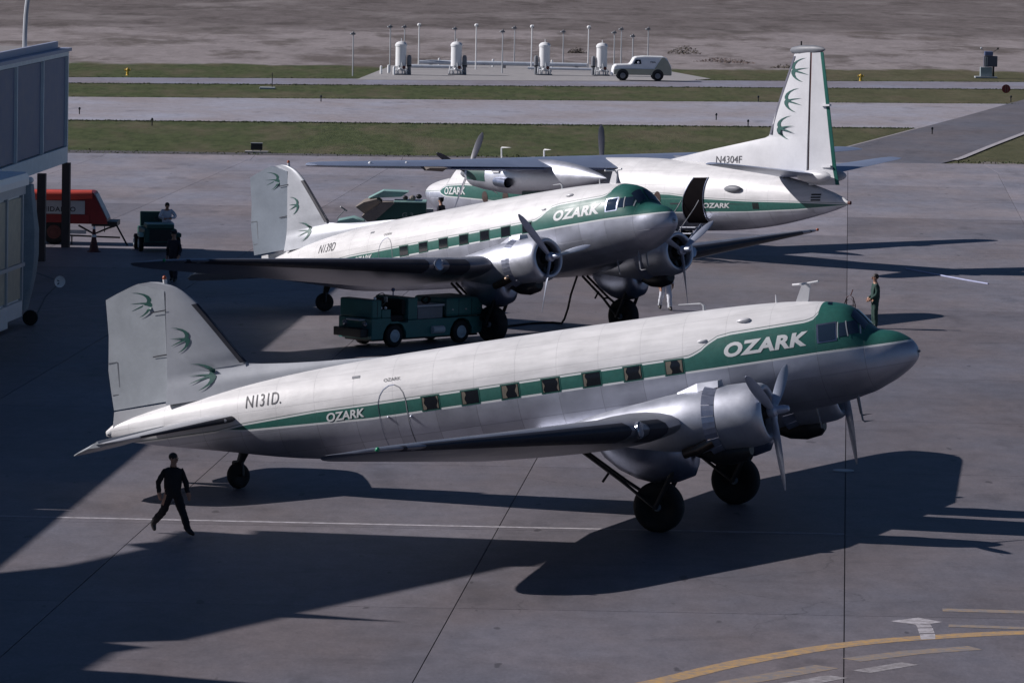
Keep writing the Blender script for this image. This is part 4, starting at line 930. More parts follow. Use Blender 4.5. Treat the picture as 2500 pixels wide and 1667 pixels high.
for k in range(4): P(MB().box(12 - 16.84, 12 - 15.98, 1.17 + 0.25 * k, 1.42 + 0.25 * k, 1.02 - 0.225 * k, 1.055 - 0.225 * k), 'step', 'aluminium', stp, False)
for s_ in (15.94, 16.88): P(MB().tube([(12 - s_, 1.25, 2.05), (12 - s_, 1.5, 1.75), (12 - s_, 2.25, 1.0), (12 - s_, 2.15, 0.24)], 0.018, 6), 'handrail', 'steel', stp)
# wing
WF = [(0.0, 8.70, 3.45, 3.36, 0.20), (1.35, 8.74, 3.36, 3.38, 0.20), (4.5, 8.86, 2.80, 3.46, 0.185), (8.0, 9.0, 2.20, 3.55, 0.165), (12.0, 9.16, 1.70, 3.65, 0.15), (13.8, 9.25, 1.44, 3.70, 0.14), (14.3, 9.40, 1.15, 3.71, 0.13), (14.5, 9.72, 0.6, 3.72, 0.12)]
def wf_ring(row, sgn): return [(p[0] + 12, p[1], p[2]) for p in wing_ring(row, sgn, R(1.5))]
for sg in (1, -1):
    w = P(MB().rings([wf_ring(r_, sg) for r_ in WF]), 'wing', 'wing_sky_grey', angle=50)
    for y0, y1 in ((1.5, 2.9), (4.3, 8.6)):
        fl = []
        for y in (y0, y1):
            _, le, ch, z, t = row_at(WF, y); te = le + ch
            fl.append([(12 - (te - 0.72), sg * y, z + 0.10), (12 - (te + 0.02), sg * y, z - 0.13), (12 - (te + 0.02), sg * y, z - 0.15), (12 - (te - 0.72), sg * y, z - 0.16)])
        P(MB().rings(fl), 'flap', 'flap_blue_grey', w, False)
    _, le, ch, z, t = row_at(WF, 9.4)
    P(MB().rings([[(12 - (le + ch - 0.35), sg * 9.0, z - 0.02), (12 - (le + ch + 0.3), sg * 9.0, z - 0.12), (12 - (le + ch), sg * 9.0, z - 0.26)], [(12 - (le + ch - 0.35), sg * 9.9, z - 0.0), (12 - (le + ch + 0.3), sg * 9.9, z - 0.10), (12 - (le + ch), sg * 9.9, z - 0.2)]]), 'flap_fairing', 'canvas_tan', w)
    for yy in (10.2, 12.0): P(MB().ball((12 - 10.4, sg * yy, row_at(WF, yy)[3] + 0.06), 0.07, 10, 7), 'wing_light', 'white_enamel', w)
    ey = 3.6 * sg; nr = []
    for s, zc, hy, hz in ((6.60, 3.14, 0.22, 0.22), (6.62, 3.13, 0.34, 0.34), (6.85, 3.10, 0.44, 0.46), (7.5, 3.06, 0.52, 0.55), (8.5, 3.02, 0.56, 0.64), (10, 2.98, 0.58, 0.70), (11.3, 2.98, 0.56, 0.68), (12.3, 3.0, 0.48, 0.54), (13.2, 2.98, 0.34, 0.38), (13.9, 2.95, 0.17, 0.19), (14.3, 2.94, 0.03, 0.03)):
        nr.append([(12 - s, ey + hy * math.sin(2 * math.pi * k / 24), zc + hz * math.cos(2 * math.pi * k / 24)) for k in range(24)])
    nc = P(MB().rings(nr), 'engine_nacelle', 'aluminium', angle=60)
    P(MB().rings([[(12 - s, ey + (hy + 0.008) * math.sin(R(-110 + 220 * k / 14)), zc + (hz + 0.008) * math.cos(R(-110 + 220 * k / 14))) for k in range(15)] for s, zc, hy, hz in ((6.85, 3.10, 0.44, 0.46), (7.5, 3.06, 0.52, 0.55), (8.0, 3.04, 0.54, 0.595))], False, False), 'nacelle_panel', 'dark_green_paint', nc)
    P(MB().tube([(12 - 8.6, ey + 0.42, 2.84), (12 - 9.1, ey + 0.56, 2.80), (12 - 9.5, ey + 0.66, 2.78)], [0.2, 0.2, 0.19], 16, False), 'exhaust_pipe', 'dull_aluminium', nc)
    P(MB().tube([(12 - 8.9, ey + 0.50, 2.82), (12 - 9.2, ey + 0.58, 2.795)], 0.17, 16), 'exhaust_throat', 'dark_void', nc)
    P(MB().box(12 - 8.9, 12 - 8.5, ey + 0.45, ey + 0.60, 3.18, 3.30), 'intake', 'white_enamel', nc, False)
    hb = P(MB().lathe([(0, 0.24), (0.14, 0.22), (0.36, 0.16), (0.5, 0.08), (0.56, 0.01)], 'x', (12 - 6.6, ey, 3.14), 18), 'spinner', 'mid_grey_paint')
    for k in range(4):
        a = R((-28 if sg > 0 else 0) + 90 * k)
        P(blade_mb(1.78, 0.15, (0.13, 0.21, 0.26, 0.26, 0.16), (80, 72, 64, 58, 54)).move(lambda p: Matrix.Rotation(-a, 3, 'X') @ p + Vector((12 - 6.42, ey, 3.14))), 'propeller_blade', 'blade_dark', hb)
    gz = lambda s, h: h - 0.056 * (s - 12) + 0.0
    lg = P(MB().tube([(12 - 10.6, ey, 2.5), (12 - 10.75, ey, gz(10.75, 0.48))], 0.09, 10).tube([(12 - 10.75, ey - 0.36, gz(10.75, 0.48)), (12 - 10.75, ey + 0.36, gz(10.75, 0.48))], 0.05, 8), 'landing_gear_leg', 'steel')
    for q in (-0.26, 0.26): P(MB().lathe([(q - 0.11, 0.2), (q - 0.12, 0.42), (q - 0.07, 0.48), (q + 0.07, 0.48), (q + 0.12, 0.42), (q + 0.11, 0.2)], 'y', (12 - 10.75, ey, gz(10.75, 0.48)), 24), 'tyre', 'black_rubber', lg)
    P(MB().box(12 - 11.6, 12 - 10.0, ey + 0.38 * sg, ey + 0.41 * sg, 1.55, 2.45), 'gear_door', 'dark_green_paint', lg, False)
    # tailplane with dihedral
    SF = [(0.2, 20.05, 2.30, 2.98, 0.11), (2.5, 20.40, 1.72, 3.24, 0.10), (4.4, 20.70, 1.20, 3.45, 0.09), (4.75, 20.85, 0.90, 3.49, 0.09), (4.87, 21.1, 0.5, 3.50, 0.08)]
    tl = P(MB().rings([[(p[0] + 12, p[1], p[2]) for p in wing_ring(r_, sg, 0.0)] for r_ in SF]), 'tailplane', 'wing_sky_grey', angle=50)
    P(MB().ball((12 - 22.15, sg * 0.42, 2.93), 0.3, 14, 10, (2.9, 0.75, 0.8)), 'tail_bullet', 'white_paint', tl)
ng = P(MB().tube([(12 - 2.6, 0, 1.3), (12 - 2.6, 0, 0.53 + 0.3)], 0.06, 8), 'nose_gear_leg', 'steel')
P(MB().lathe([(-0.09, 0.15), (-0.1, 0.26), (0, 0.3), (0.1, 0.26), (0.09, 0.15)], 'y', (12 - 2.6, 0, 0.53 + 0.3), 20), 'tyre', 'black_rubber', ng)
# fin and rudder
FL = [(3.0, 15.2), (3.30, 13.0), (3.42, 13.2), (3.50, 13.6), (3.93, 16.25), (4.37, 19.25), (4.45, 19.45), (5.62, 19.92), (6.6, 20.40), (7.52, 20.86)]
def f27_hinge(z): return 21.62 + 0.037 * (z - 3.2)
def f27_te(z): return interp([(2.4, 23.1), (3.1, 22.92), (5.43, 22.62), (7.56, 22.33)], z)[0]
def f27_half(s, z):
    le = interp(FL, z)[0]; k = max(0, (s - le) / max(0.1, f27_hinge(z) - le))
    return interp([(2.9, 0.24), (4.4, 0.20), (7.6, 0.10)], z)[0] * (min(1, 0.1 + 1.2 * math.sqrt(k)) if z > 4.5 else min(1, 0.10 + k))
rs = []
for z in (3.0, 3.2, 3.30, 3.42, 3.50, 3.7, 3.93, 4.15, 4.37, 4.45, 4.9, 5.4, 6.0, 6.6, 7.2, 7.52):
    le = interp(FL, z)[0]; te = f27_hinge(z) - 0.03; pts = [le + (te - le) * k for k in (0, 0.03, 0.1, 0.25, 0.5, 0.75, 1)]
    rs.append([(12 - s, f27_half(s, z), z) for s in pts] + [(12 - s, -f27_half(s, z), z) for s in pts[::-1]])
ffn = P(MB().rings(rs), 'fin', 'white_paint', angle=45)
rs = []
for z in (2.6, 3.2, 4.2, 5.43, 6.5, 7.52):
    h, te = f27_hinge(z) + 0.05, f27_te(z) - 0.13; q = interp([(2.4, 0.19), (4.4, 0.17), (7.6, 0.085)], z)[0]
    rs.append([(12 - h, q, z), (12 - te, q * 0.35, z), (12 - te, -q * 0.35, z), (12 - h, -q, z)])
frd = P(MB().rings(rs), 'rudder', 'white_paint', ffn, False)
rs = []
for z in (2.6, 3.2, 4.2, 5.43, 6.5, 7.52):
    te = f27_te(z); q = interp([(2.4, 0.19), (4.4, 0.17), (7.6, 0.085)], z)[0]
    rs.append([(12 - (te - 0.125), q * 0.35 + 0.004, z), (12 - te, 0.012, z), (12 - te, -0.012, z), (12 - (te - 0.125), -q * 0.35 - 0.004, z)])
P(MB().rings(rs), 'trailing_strip', 'green_paint', frd, False)
P(MB().rings([[(12 - f27_hinge(z) + d_, e_ * interp([(2.4, 0.17), (7.6, 0.08)], z)[0], z) for d_, e_ in ((0.03, 1), (-0.05, 1), (-0.05, -1), (0.03, -1))] for z in (3.2, 7.5)]), 'hinge_gap', 'rust_red', ffn, False)
P(MB().rings([[(12 - s, w * math.sin(2 * math.pi * k / 14), 7.62 + h * math.cos(2 * math.pi * k / 14)) for k in range(14)] for s, w, h in ((20.62, 0.02, 0.03), (20.75, 0.10, 0.12), (21.2, 0.14, 0.18), (21.9, 0.12, 0.16), (22.3, 0.07, 0.09), (22.42, 0.02, 0.02))]), 'fin_cap', 'mid_grey_paint', ffn)
P(MB().tube([(12 - 21.2, 0, 7.75), (12 - 21.2, 0, 7.95)], 0.03, 6), 'beacon', 'black_metal', ffn)
bl = [[(12 - (interp(FL, z)[0] + d_), e_, z) for d_, e_ in ((0.16, 0.082), (0.03, 0.045), (-0.015, 0), (0.03, -0.045), (0.16, -0.082))] for z in (4.5, 5.0, 5.62, 6.6, 7.4)]
mb = MB(); mb.add([p for r_ in bl for p in r_], [(i * 5 + j, i * 5 + j + 1, i * 5 + 6 + j, i * 5 + 5 + j) for i in range(4) for j in range(4)])
P(mb, 'deicer_boot', 'boot_grey', ffn)
for sc, zc in ((21.22, 6.88), (20.86, 5.76), (20.46, 4.74)):
    w, h = 0.98, 0.90
    vs2, fs2 = bird_faces(w, h)
    decal('swallow_emblem', vs2, fs2, lambda u, v: (12 - (sc + w / 2 - u), (f27_half(sc + w / 2 - u, zc - h / 2 + v) if sc + w / 2 - u < f27_hinge(zc) else 0.17) + 0.012, zc - h / 2 + v), 'emblem_green', ffn, (0, 0, 0), 0.15)
decal('registration', *text_faces('N4304F', 1.42, 0.27, 0.0, 0.0), lambda u, v: (12 - (16.69 + u), f27_half(16.69 + u, 3.43 + v) + 0.014, 3.43 + v), 'letter_black', ffn, (0, 0, 0), 0.15)
for zz in (3.25, 5.52): P(MB().box(12 - 22.75, 12 - 22.3, 0.05, 0.16, zz, zz + 0.07), 'tab_fairing', 'white_paint', frd, False)
for s_, a_, b_, c_ in ((4.44, 0.42, 0.6, 0.03), (6.94, 0.32, 0.42, 0.035)):
    P(MB().tube([(12 - s_, 0, 3.6), (12 - s_, 0, 3.64 + a_), (12 - s_ - 0.04, 0, 3.66 + a_), (12 - s_ - b_, 0, 3.66 + a_)], c_, 6), 'aerial', 'white_enamel', pfu)
#=====PART5
# ------------------------------------------------------------------ people
BASE = {'pelvis': (0, 0, 0.94), 'waist': (0, 0, 1.09), 'chest': (0, 0.01, 1.30), 'neck0': (0, 0, 1.455), 'neck': (0, 0.015, 1.53), 'head': (0, 0.03, 1.635), 'crown': (0, 0.02, 1.735),
        'shoL': (-0.185, 0, 1.385), 'elbL': (-0.235, -0.03, 1.13), 'wriL': (-0.245, 0.04, 0.89), 'hanL': (-0.245, 0.06, 0.80),
        'shoR': (0.185, 0, 1.385), 'elbR': (0.235, -0.03, 1.13), 'wriR': (0.245, 0.04, 0.89), 'hanR': (0.245, 0.06, 0.80),
        'hipL': (-0.095, 0, 0.90), 'kneL': (-0.105, 0.02, 0.49), 'ankL': (-0.11, -0.02, 0.085), 'toeL': (-0.125, 0.17, 0.035),
        'hipR': (0.095, 0, 0.90), 'kneR': (0.105, 0.02, 0.49), 'ankR': (0.11, -0.02, 0.085), 'toeR': (0.125, 0.17, 0.035)}
BONES = [('pelvis', 'waist', 'top'), ('waist', 'chest', 'top'), ('chest', 'neck0', 'top'), ('neck0', 'neck', 'skin'), ('neck', 'head', 'skin'), ('head', 'crown', 'skin')]
for q in 'LR':
    BONES += [('chest', 'sho' + q, 'top'), ('sho' + q, 'elb' + q, 'top'), ('elb' + q, 'wri' + q, 'top'), ('wri' + q, 'han' + q, 'skin'), ('pelvis', 'hip' + q, 'leg'), ('hip' + q, 'kne' + q, 'leg'), ('kne' + q, 'ank' + q, 'leg'), ('ank' + q, 'toe' + q, 'shoe')]
RAD = {'pelvis': (0.175, 0.14), 'waist': (0.18, 0.145), 'chest': (0.19, 0.15), 'neck0': (0.095, 0.085), 'neck': (0.055, 0.058), 'head': (0.078, 0.095), 'crown': (0.060, 0.075),
       'sho': (0.076, 0.08), 'elb': (0.066, 0.066), 'wri': (0.045, 0.048), 'han': (0.032, 0.042), 'hip': (0.112, 0.12), 'kne': (0.088, 0.092), 'ank': (0.075, 0.08), 'toe': (0.042, 0.035)}
def person(label, loc, rz, pose, top, leg, headwear=None, group=None, scale=1.0, sleeves='top'):
    J = dict(BASE); J.update(pose)
    root = thing('person', label, 'person', loc, rz, group)
    names = list(J); vs = [Vector(J[n]) for n in names]; rad = [RAD.get(n, RAD.get(n[:3])) for n in names]
    ed = [(names.index(a), names.index(b)) for a, b, _ in BONES]; seg = [(Vector(J[a]), Vector(J[b]), m) for a, b, m in BONES]
    for q in 'LR':     # five fingers on each hand
        w, h = Vector(J['wri' + q]), Vector(J['han' + q]); d = (h - w).normalized(); sd = 1 if q == 'R' else -1
        fwd = Vector((0, 1, 0)); fwd = (fwd - d * fwd.dot(d)).normalized(); sidev = d.cross(fwd)
        ih = names.index('han' + q)
        for k, ln in enumerate((0.075, 0.088, 0.082, 0.062)):
            b0 = h + fwd * (0.033 - 0.022 * k) + d * 0.012
            m0 = b0 + d * ln * 0.55 - sidev * sd * 0.004; e0 = m0 + d * ln * 0.42 - sidev * sd * 0.020
            i0 = len(vs); vs += [m0, e0]; rad += [(0.0095, 0.0095), (0.008, 0.008)]; ed += [(ih, i0), (i0, i0 + 1)]; seg.append((b0, e0, 'skin'))
        t0 = h - d * 0.03 + fwd * 0.055; t1 = t0 + fwd * 0.018 + d * 0.045
        i0 = len(vs); vs += [t0, t1]; rad += [(0.011, 0.011), (0.009, 0.009)]; ed += [(names.index('wri' + q), i0), (i0, i0 + 1)]; seg.append((t0, t1, 'skin'))
    me = bpy.data.meshes.new('body'); me.from_pydata([tuple(v * scale) for v in vs], ed, [])
    o = bpy.data.objects.new('body', me); C.objects.link(o)
    md = o.modifiers.new('skin', 'SKIN'); md.use_smooth_shade = True
    for i, r_ in enumerate(rad):
        sv_ = me.skin_vertices[0].data[i]; sv_.radius = (r_[0] * scale, r_[1] * scale); sv_.use_root = (names[i] == 'pelvis') if i < len(names) else False
    sb = o.modifiers.new('subdivision', 'SUBSURF'); sb.levels = sb.render_levels = 2
    dg = bpy.context.evaluated_depsgraph_get(); em = bpy.data.meshes.new_from_object(o.evaluated_get(dg))
    bpy.data.objects.remove(o)
    o = bpy.data.objects.new('body', em); C.objects.link(o); o.parent = root
    em.materials.clear()
    slots = {'skin': 'skin', 'top': top, 'leg': leg, 'shoe': 'leather'}; order = list(slots)
    for k in order: em.materials.append(M[slots[k]])
    for p in em.polygons:
        c = p.center / scale; best = 1e9; mi = 0
        for a, b, m in seg:
            ab = b - a; t_ = max(0, min(1, (c - a).dot(ab) / max(ab.length_squared, 1e-9))); dd = (c - a - ab * t_).length
            if dd < best: best, mi = dd, order.index(m)
        p.material_index = mi; p.use_smooth = True
    from mathutils import noise as mn_
    cloth = {i for p in em.polygons if p.material_index in (1, 2) for i in p.vertices}
    for i in cloth:
        v = em.vertices[i]; q_ = v.co * 9.0; q_.z *= 1.6
        v.co = v.co + v.normal * 0.016 * mn_.noise(q_ + Vector((loc[0], loc[1], 0))) + v.normal * 0.008 * mn_.noise(q_ * 2.3)
    hd, cr = Vector(J['head']) * scale, Vector(J['crown']) * scale
    up = (cr - hd).normalized()
    MB().ball(hd + Vector((0, 0.095, -0.01)), 0.02, 8, 6, (0.8, 1.2, 1.6)).build('nose', 'skin', root)
    for s_ in (-1, 1):
        MB().ball(hd + Vector((s_ * 0.078, 0.0, 0.0)), 0.026, 8, 6, (0.45, 0.9, 1.3)).build('ear', 'skin', root)
        MB().ball(hd + Vector((s_ * 0.033, 0.088, 0.022)), 0.011, 6, 5).build('eye', 'hair_dark', root)
    MB().box(hd.x - 0.025, hd.x + 0.025, hd.y + 0.085, hd.y + 0.094, hd.z - 0.058, hd.z - 0.049).build('mouth', 'rust_red', root, False)
    hr = MB().ball((0, 0, 0), 0.1, 14, 9, (0.92, 1.06, 0.95)).move(lambda p: p + cr - Vector((0, 0.022, 0.055)) if True else p)
    hr.move(lambda p: p if p.z > hd.z + 0.01 or p.y < hd.y - 0.03 else Vector((p.x * 0.9, min(p.y, hd.y + 0.02), max(p.z, hd.z + 0.0))))
    hr.build('hair', 'hair_dark', root)
    if headwear == 'cap':
        cp = MB().lathe([(0.0, 0.098), (0.05, 0.115), (0.075, 0.11), (0.08, 0.02)], 'z', (cr.x, cr.y - 0.015, cr.z - 0.035), 18).build('cap', 'cloth_navy', root)
        MB().lathe([(0.0, 0.05), (0.006, 0.10), (0.0, 0.105)], 'z', (cr.x, cr.y + 0.06, cr.z - 0.035), 14).build('peak', 'leather', cp)
    return root
person('walking man in dark clothes below the tail of the nearest airliner', (-7.2, 107.05, 0), R(-42 - 90),
       {'hipL': (-0.09, 0.02, 0.885), 'kneL': (-0.09, 0.22, 0.50), 'ankL': (-0.09, 0.40, 0.12), 'toeL': (-0.10, 0.58, 0.055), 'hipR': (0.09, -0.02, 0.885), 'kneR': (0.10, -0.18, 0.50), 'ankR': (0.10, -0.50, 0.22), 'toeR': (0.11, -0.42, 0.05),
        'shoL': (-0.165, 0.08, 1.375), 'shoR': (0.165, -0.08, 1.375), 'elbL': (-0.22, 0.16, 1.14), 'wriL': (-0.21, 0.25, 0.91), 'hanL': (-0.21, 0.28, 0.83), 'elbR': (0.22, -0.22, 1.14), 'wriR': (0.22, -0.20, 0.91), 'hanR': (0.22, -0.18, 0.83)}, 'cloth_black', 'cloth_black')
person('standing man in dark green overalls beyond the nose of the nearest airliner', (11.69, 161.9, 0), R(100),
       {'elbL': (-0.23, 0.0, 1.13), 'wriL': (-0.16, 0.17, 0.96), 'hanL': (-0.10, 0.23, 0.91), 'elbR': (0.23, 0.0, 1.13), 'wriR': (0.16, 0.17, 0.96), 'hanR': (0.10, 0.22, 0.90)}, 'cloth_green', 'cloth_green')
person('capped man in dark uniform behind the wingtip of the middle airliner', (-11.88, 175.6, 0), R(160),
       {'kneL': (-0.11, 0.10, 0.49), 'ankL': (-0.12, 0.12, 0.085), 'toeL': (-0.13, 0.31, 0.035), 'ankR': (0.12, -0.16, 0.10), 'toeR': (0.13, 0.02, 0.04), 'wriL': (-0.25, 0.12, 0.92), 'hanL': (-0.25, 0.17, 0.85)}, 'cloth_navy', 'cloth_navy', 'cap')
person('walking person in white overalls under the far engine of the middle airliner', (5.08, 167.45, 0), R(-75 - 90),
       {'kneL': (-0.10, 0.16, 0.50), 'ankL': (-0.10, 0.24, 0.09), 'toeL': (-0.11, 0.42, 0.05), 'kneR': (0.10, -0.04, 0.49), 'ankR': (0.10, -0.28, 0.14), 'toeR': (0.11, -0.14, 0.04)}, 'cloth_white', 'cloth_white')
person('capped man in dark uniform by the nose of the turboprop', (-2.9, 198.6, 0), R(60), {}, 'cloth_navy', 'cloth_navy', 'cap', scale=0.96)

# ------------------------------------------------------------------ ground vehicles
def wheel(parent, x, y, r, w, hub='hub_pale', side=-1, ang=0.0):
    t = MB().lathe([(-w / 2, r * 0.55), (-w / 2 * 1.05, r * 0.85), (-w / 2 * 0.7, r), (w / 2 * 0.7, r), (w / 2 * 1.05, r * 0.85), (w / 2, r * 0.55)], 'y', (0, 0, 0), 24).build('wheel', 'black_rubber', parent, angle=60)
    t.location = (x, y, r)
    h = MB().lathe([(0, r * 0.57), (0.012 * side, r * 0.55), (0.02 * side, r * 0.40), (0.005 * side, r * 0.36), (0.03 * side, r * 0.2), (0.04 * side, 0.01)], 'y', (0, side * w * 0.49, 0), 20).build('hub_cap', hub, t)
    return t
def boxes(parent, name, material, bs, bevel=0.02):
    mb = MB()
    for b_ in bs: mb.box(*b_)
    return mb.build(name, material, parent, False, bevel=bevel)
# green service truck under the right wing of the middle airliner
gt = thing('service_truck', 'dark green open service truck with pale hubcaps in the shade of the middle airliner wing', 'truck', (-3.08, 153.52, 0), R(43.9))
side = MB().prism([(-2.33, 0.26), (-1.86, 0.26), (-1.84, 0.45), (-1.70, 0.66), (-1.50, 0.76), (-1.27, 0.76), (-1.07, 0.66), (-0.93, 0.45), (-0.91, 0.26), (0.92, 0.26), (0.94, 0.45), (1.08, 0.66), (1.27, 0.76), (1.50, 0.76), (1.70, 0.66), (1.84, 0.45), (1.86, 0.26), (2.31, 0.30), (2.33, 0.80), (-0.85, 0.80), (-0.85, 0.74), (-1.52, 0.74), (-1.56, 0.90), (-2.33, 0.90)], 'y', -0.75, 0.75)
side.build('body', 'truck_teal', gt, False, bevel=0.02)
boxes(gt, 'front_housing', 'truck_teal', [(-2.30, -1.92, -0.74, 0.74, 0.905, 1.46)], 0.04)
boxes(gt, 'cab_door', 'truck_teal', [(-1.915, -1.55, -0.745, -0.70, 0.905, 1.16)], 0.02)
boxes(gt, 'seat', 'black_rubber', [(-1.50, -0.95, -0.66, 0.66, 0.76, 0.95), (-1.02, -0.88, -0.66, 0.66, 0.96, 1.42)], 0.04)
boxes(gt, 'locker', 'truck_teal', [(-0.84, -0.45, -0.745, 0.745, 0.805, 1.47)], 0.03)
boxes(gt, 'bed', 'mid_grey_paint', [(-0.44, 0.60, -0.74, 0.74, 0.805, 1.16)], 0.02)
boxes(gt, 'bed_sky_top', 'pale_grey_paint', [(-0.43, 0.72, -0.70, 0.73, 1.165, 1.23)], 0.01)  # paler top: the sky's reflection is put into the colour
boxes(gt, 'rear_housing', 'truck_teal', [(0.74, 2.30, -0.755, 0.745, 0.82, 1.40)], 0.09)
boxes(gt, 'bumper', 'black_metal', [(-2.66, -2.36, -0.62, 0.62, 0.34, 0.60)], 0.02)
boxes(gt, 'tow_plate', 'pale_grey_paint', [(-2.62, -2.38, -0.5, 0.1, 0.84, 0.88)], 0.01)
boxes(gt, 'chassis', 'black_metal', [(-2.2, 2.2, -0.6, 0.6, 0.20, 0.255)], 0.0)
sw = MB().tube([(-1.62 + 0.17 * math.cos(2 * math.pi * k / 16) * 0.7, -0.3 + 0.17 * math.sin(2 * math.pi * k / 16), 1.50 + 0.12 * math.cos(2 * math.pi * k / 16)) for k in range(17)], 0.014, 6, False).build('steering_wheel', 'black_metal', gt)
MB().tube([(-1.62, -0.3, 1.50), (-1.85, -0.3, 1.2)], 0.018, 6).build('steering_column', 'black_metal', sw)
for x in (-2.1, -1.85, -1.66): MB().ball((x, -0.62, 1.50 if x < -1.9 else 1.2), 0.045).build('lamp', 'white_enamel', gt)
MB().tube([(-0.7, 0.1, 1.47), (-0.7, 0.1, 1.62)], 0.02, 6).ball((-0.7, 0.1, 1.66), 0.06).build('beacon', 'flap_blue_grey', gt)
MB().lathe([(-0.25, 0.02), (-0.23, 0.12), (0.23, 0.12), (0.25, 0.02)], 'x', (0.35, -0.78, 0.46), 14).build('air_tank', 'pale_grey_paint', gt)
for x in (-1.385, 1.385):
    for y in (-0.66, 0.66): wheel(gt, x, y, 0.345, 0.2, 'hub_pale', -1 if y < 0 else 1)
for x in (-2.1, 0.72, 1.26, 1.80): boxes(gt, 'panel_seam', 'black_metal', [(x - 0.008, x + 0.008, -0.760, -0.752, 0.84, 1.36)] if x > 0 else [(x - 0.008, x + 0.008, -0.748, -0.741, 0.95, 1.42)], 0.0)
for x in (1.0, 1.55, 2.05): boxes(gt, 'latch', 'steel', [(x - 0.03, x + 0.03, -0.775, -0.757, 1.02, 1.06)], 0.0)
for y in (-0.45, 0.45): MB().lathe([(-0.05, 0.02), (-0.03, 0.09), (0.0, 0.10)], 'x', (-2.335, y, 0.72), 14).build('headlamp', 'lamp_glass', gt)
MB().tube([(0.1 + 0.16 * math.cos(k * 0.5), -0.55 + 0.02 * k / 10, 1.36 + 0.10 * math.sin(k * 0.5)) for k in range(40)], 0.022, 6).build('coiled_hose', 'black_rubber', gt)
MB().tube([(-1.93, -0.77, 1.30), (-1.93, -0.92, 1.42), (-1.93, -0.92, 1.52)], 0.012, 6).box(-1.95, -1.93, -0.99, -0.85, 1.42, 1.58).build('mirror', 'steel', gt, False)
# ground power lead of the middle airliner
tag(MB().tube([(1.98, 156.0, 1.95), (1.92, 156.3, 1.72), (1.82, 157.2, 1.30), (1.75, 158.5, 0.75), (1.66, 160.0, 0.28), (1.58, 161.0, 0.05), (1.3, 161.5, 0.03), (0.6, 161.0, 0.03), (-0.4, 159.4, 0.03)], 0.035, 8).build('power_lead', 'black_rubber'), 'black power lead hanging from the belly of the middle airliner to the apron', 'cable')

# tug with driver, upper left
tg_ = thing('baggage_tug', 'small green baggage tug with a driver in white, near the concourse', 'tug', (-13.55, 190.6, 0), R(-78))
tb_ = MB().box(-0.95, 1.05, -0.62, 0.62, 0.24, 0.86).build('body', 'dark_green_paint', tg_, False, bevel=0.04)
boxes(tg_, 'bonnet', 'dark_green_paint', [(0.05, 1.02, -0.52, 0.52, 0.865, 1.02)], 0.03)
boxes(tg_, 'bonnet_lit_top', 'light_green_paint', [(0.08, 1.0, -0.50, 0.50, 1.022, 1.06)], 0.015)  # lighter green stands in for sunlight on the bonnet
boxes(tg_, 'fender', 'light_green_paint', [(0.35, 1.0, -0.80, -0.625, 0.55, 0.70)], 0.02)  # sunlit fender: the light is put into its paler green
boxes(tg_, 'fender', 'dark_green_paint', [(0.35, 1.0, 0.625, 0.80, 0.55, 0.70)], 0.02)
boxes(tg_, 'seat_back', 'dark_green_paint', [(-0.78, -0.66, -0.55, 0.40, 0.87, 1.42)], 0.03)
boxes(tg_, 'grille', 'black_metal', [(1.052, 1.07, -0.42, 0.42, 0.40, 0.84)], 0.0)
boxes(tg_, 'bumper', 'black_metal', [(1.075, 1.16, -0.66, 0.66, 0.22, 0.36)], 0.02)
for x in (-0.62, 0.66):
    for y in (-0.62, 0.62): wheel(tg_, x, y * 1.13, 0.29, 0.17, 'hub_pale', -1 if y < 0 else 1)
MB().tube([(-0.02 + 0.14 * math.cos(2 * math.pi * k / 14), 0.05 + 0.16 * math.sin(2 * math.pi * k / 14), 1.20 + 0.05 * math.cos(2 * math.pi * k / 14)) for k in range(15)], 0.013, 6, False).tube([(-0.02, 0.05, 1.18), (0.12, 0.05, 1.02)], 0.018, 6).build('steering_wheel', 'black_metal', tg_)
person('driver in white shirt and trousers seated on the green baggage tug', (-13.22, 191.0, 0.40), R(-78 - 90),
       {'pelvis': (0, 0, 0.60), 'waist': (0, 0.04, 0.74), 'chest': (0.0, 0.09, 0.95), 'neck0': (0, 0.13, 1.10), 'neck': (0, 0.15, 1.16), 'head': (0, 0.18, 1.26), 'crown': (0, 0.19, 1.36),
        'shoL': (-0.185, 0.10, 1.06), 'elbL': (-0.33, 0.26, 0.86), 'wriL': (-0.12, 0.42, 0.80), 'hanL': (-0.05, 0.47, 0.80), 'shoR': (0.185, 0.10, 1.06), 'elbR': (0.30, 0.20, 0.84), 'wriR': (0.14, 0.40, 0.78), 'hanR': (0.07, 0.45, 0.79),
        'hipL': (-0.10, 0.02, 0.57), 'kneL': (-0.16, 0.44, 0.60), 'ankL': (-0.16, 0.52, 0.20), 'toeL': (-0.17, 0.68, 0.15), 'hipR': (0.10, 0.02, 0.57), 'kneR': (0.16, 0.44, 0.60), 'ankR': (0.16, 0.52, 0.20), 'toeR': (0.17, 0.68, 0.15)}, 'cloth_white', 'cloth_white')

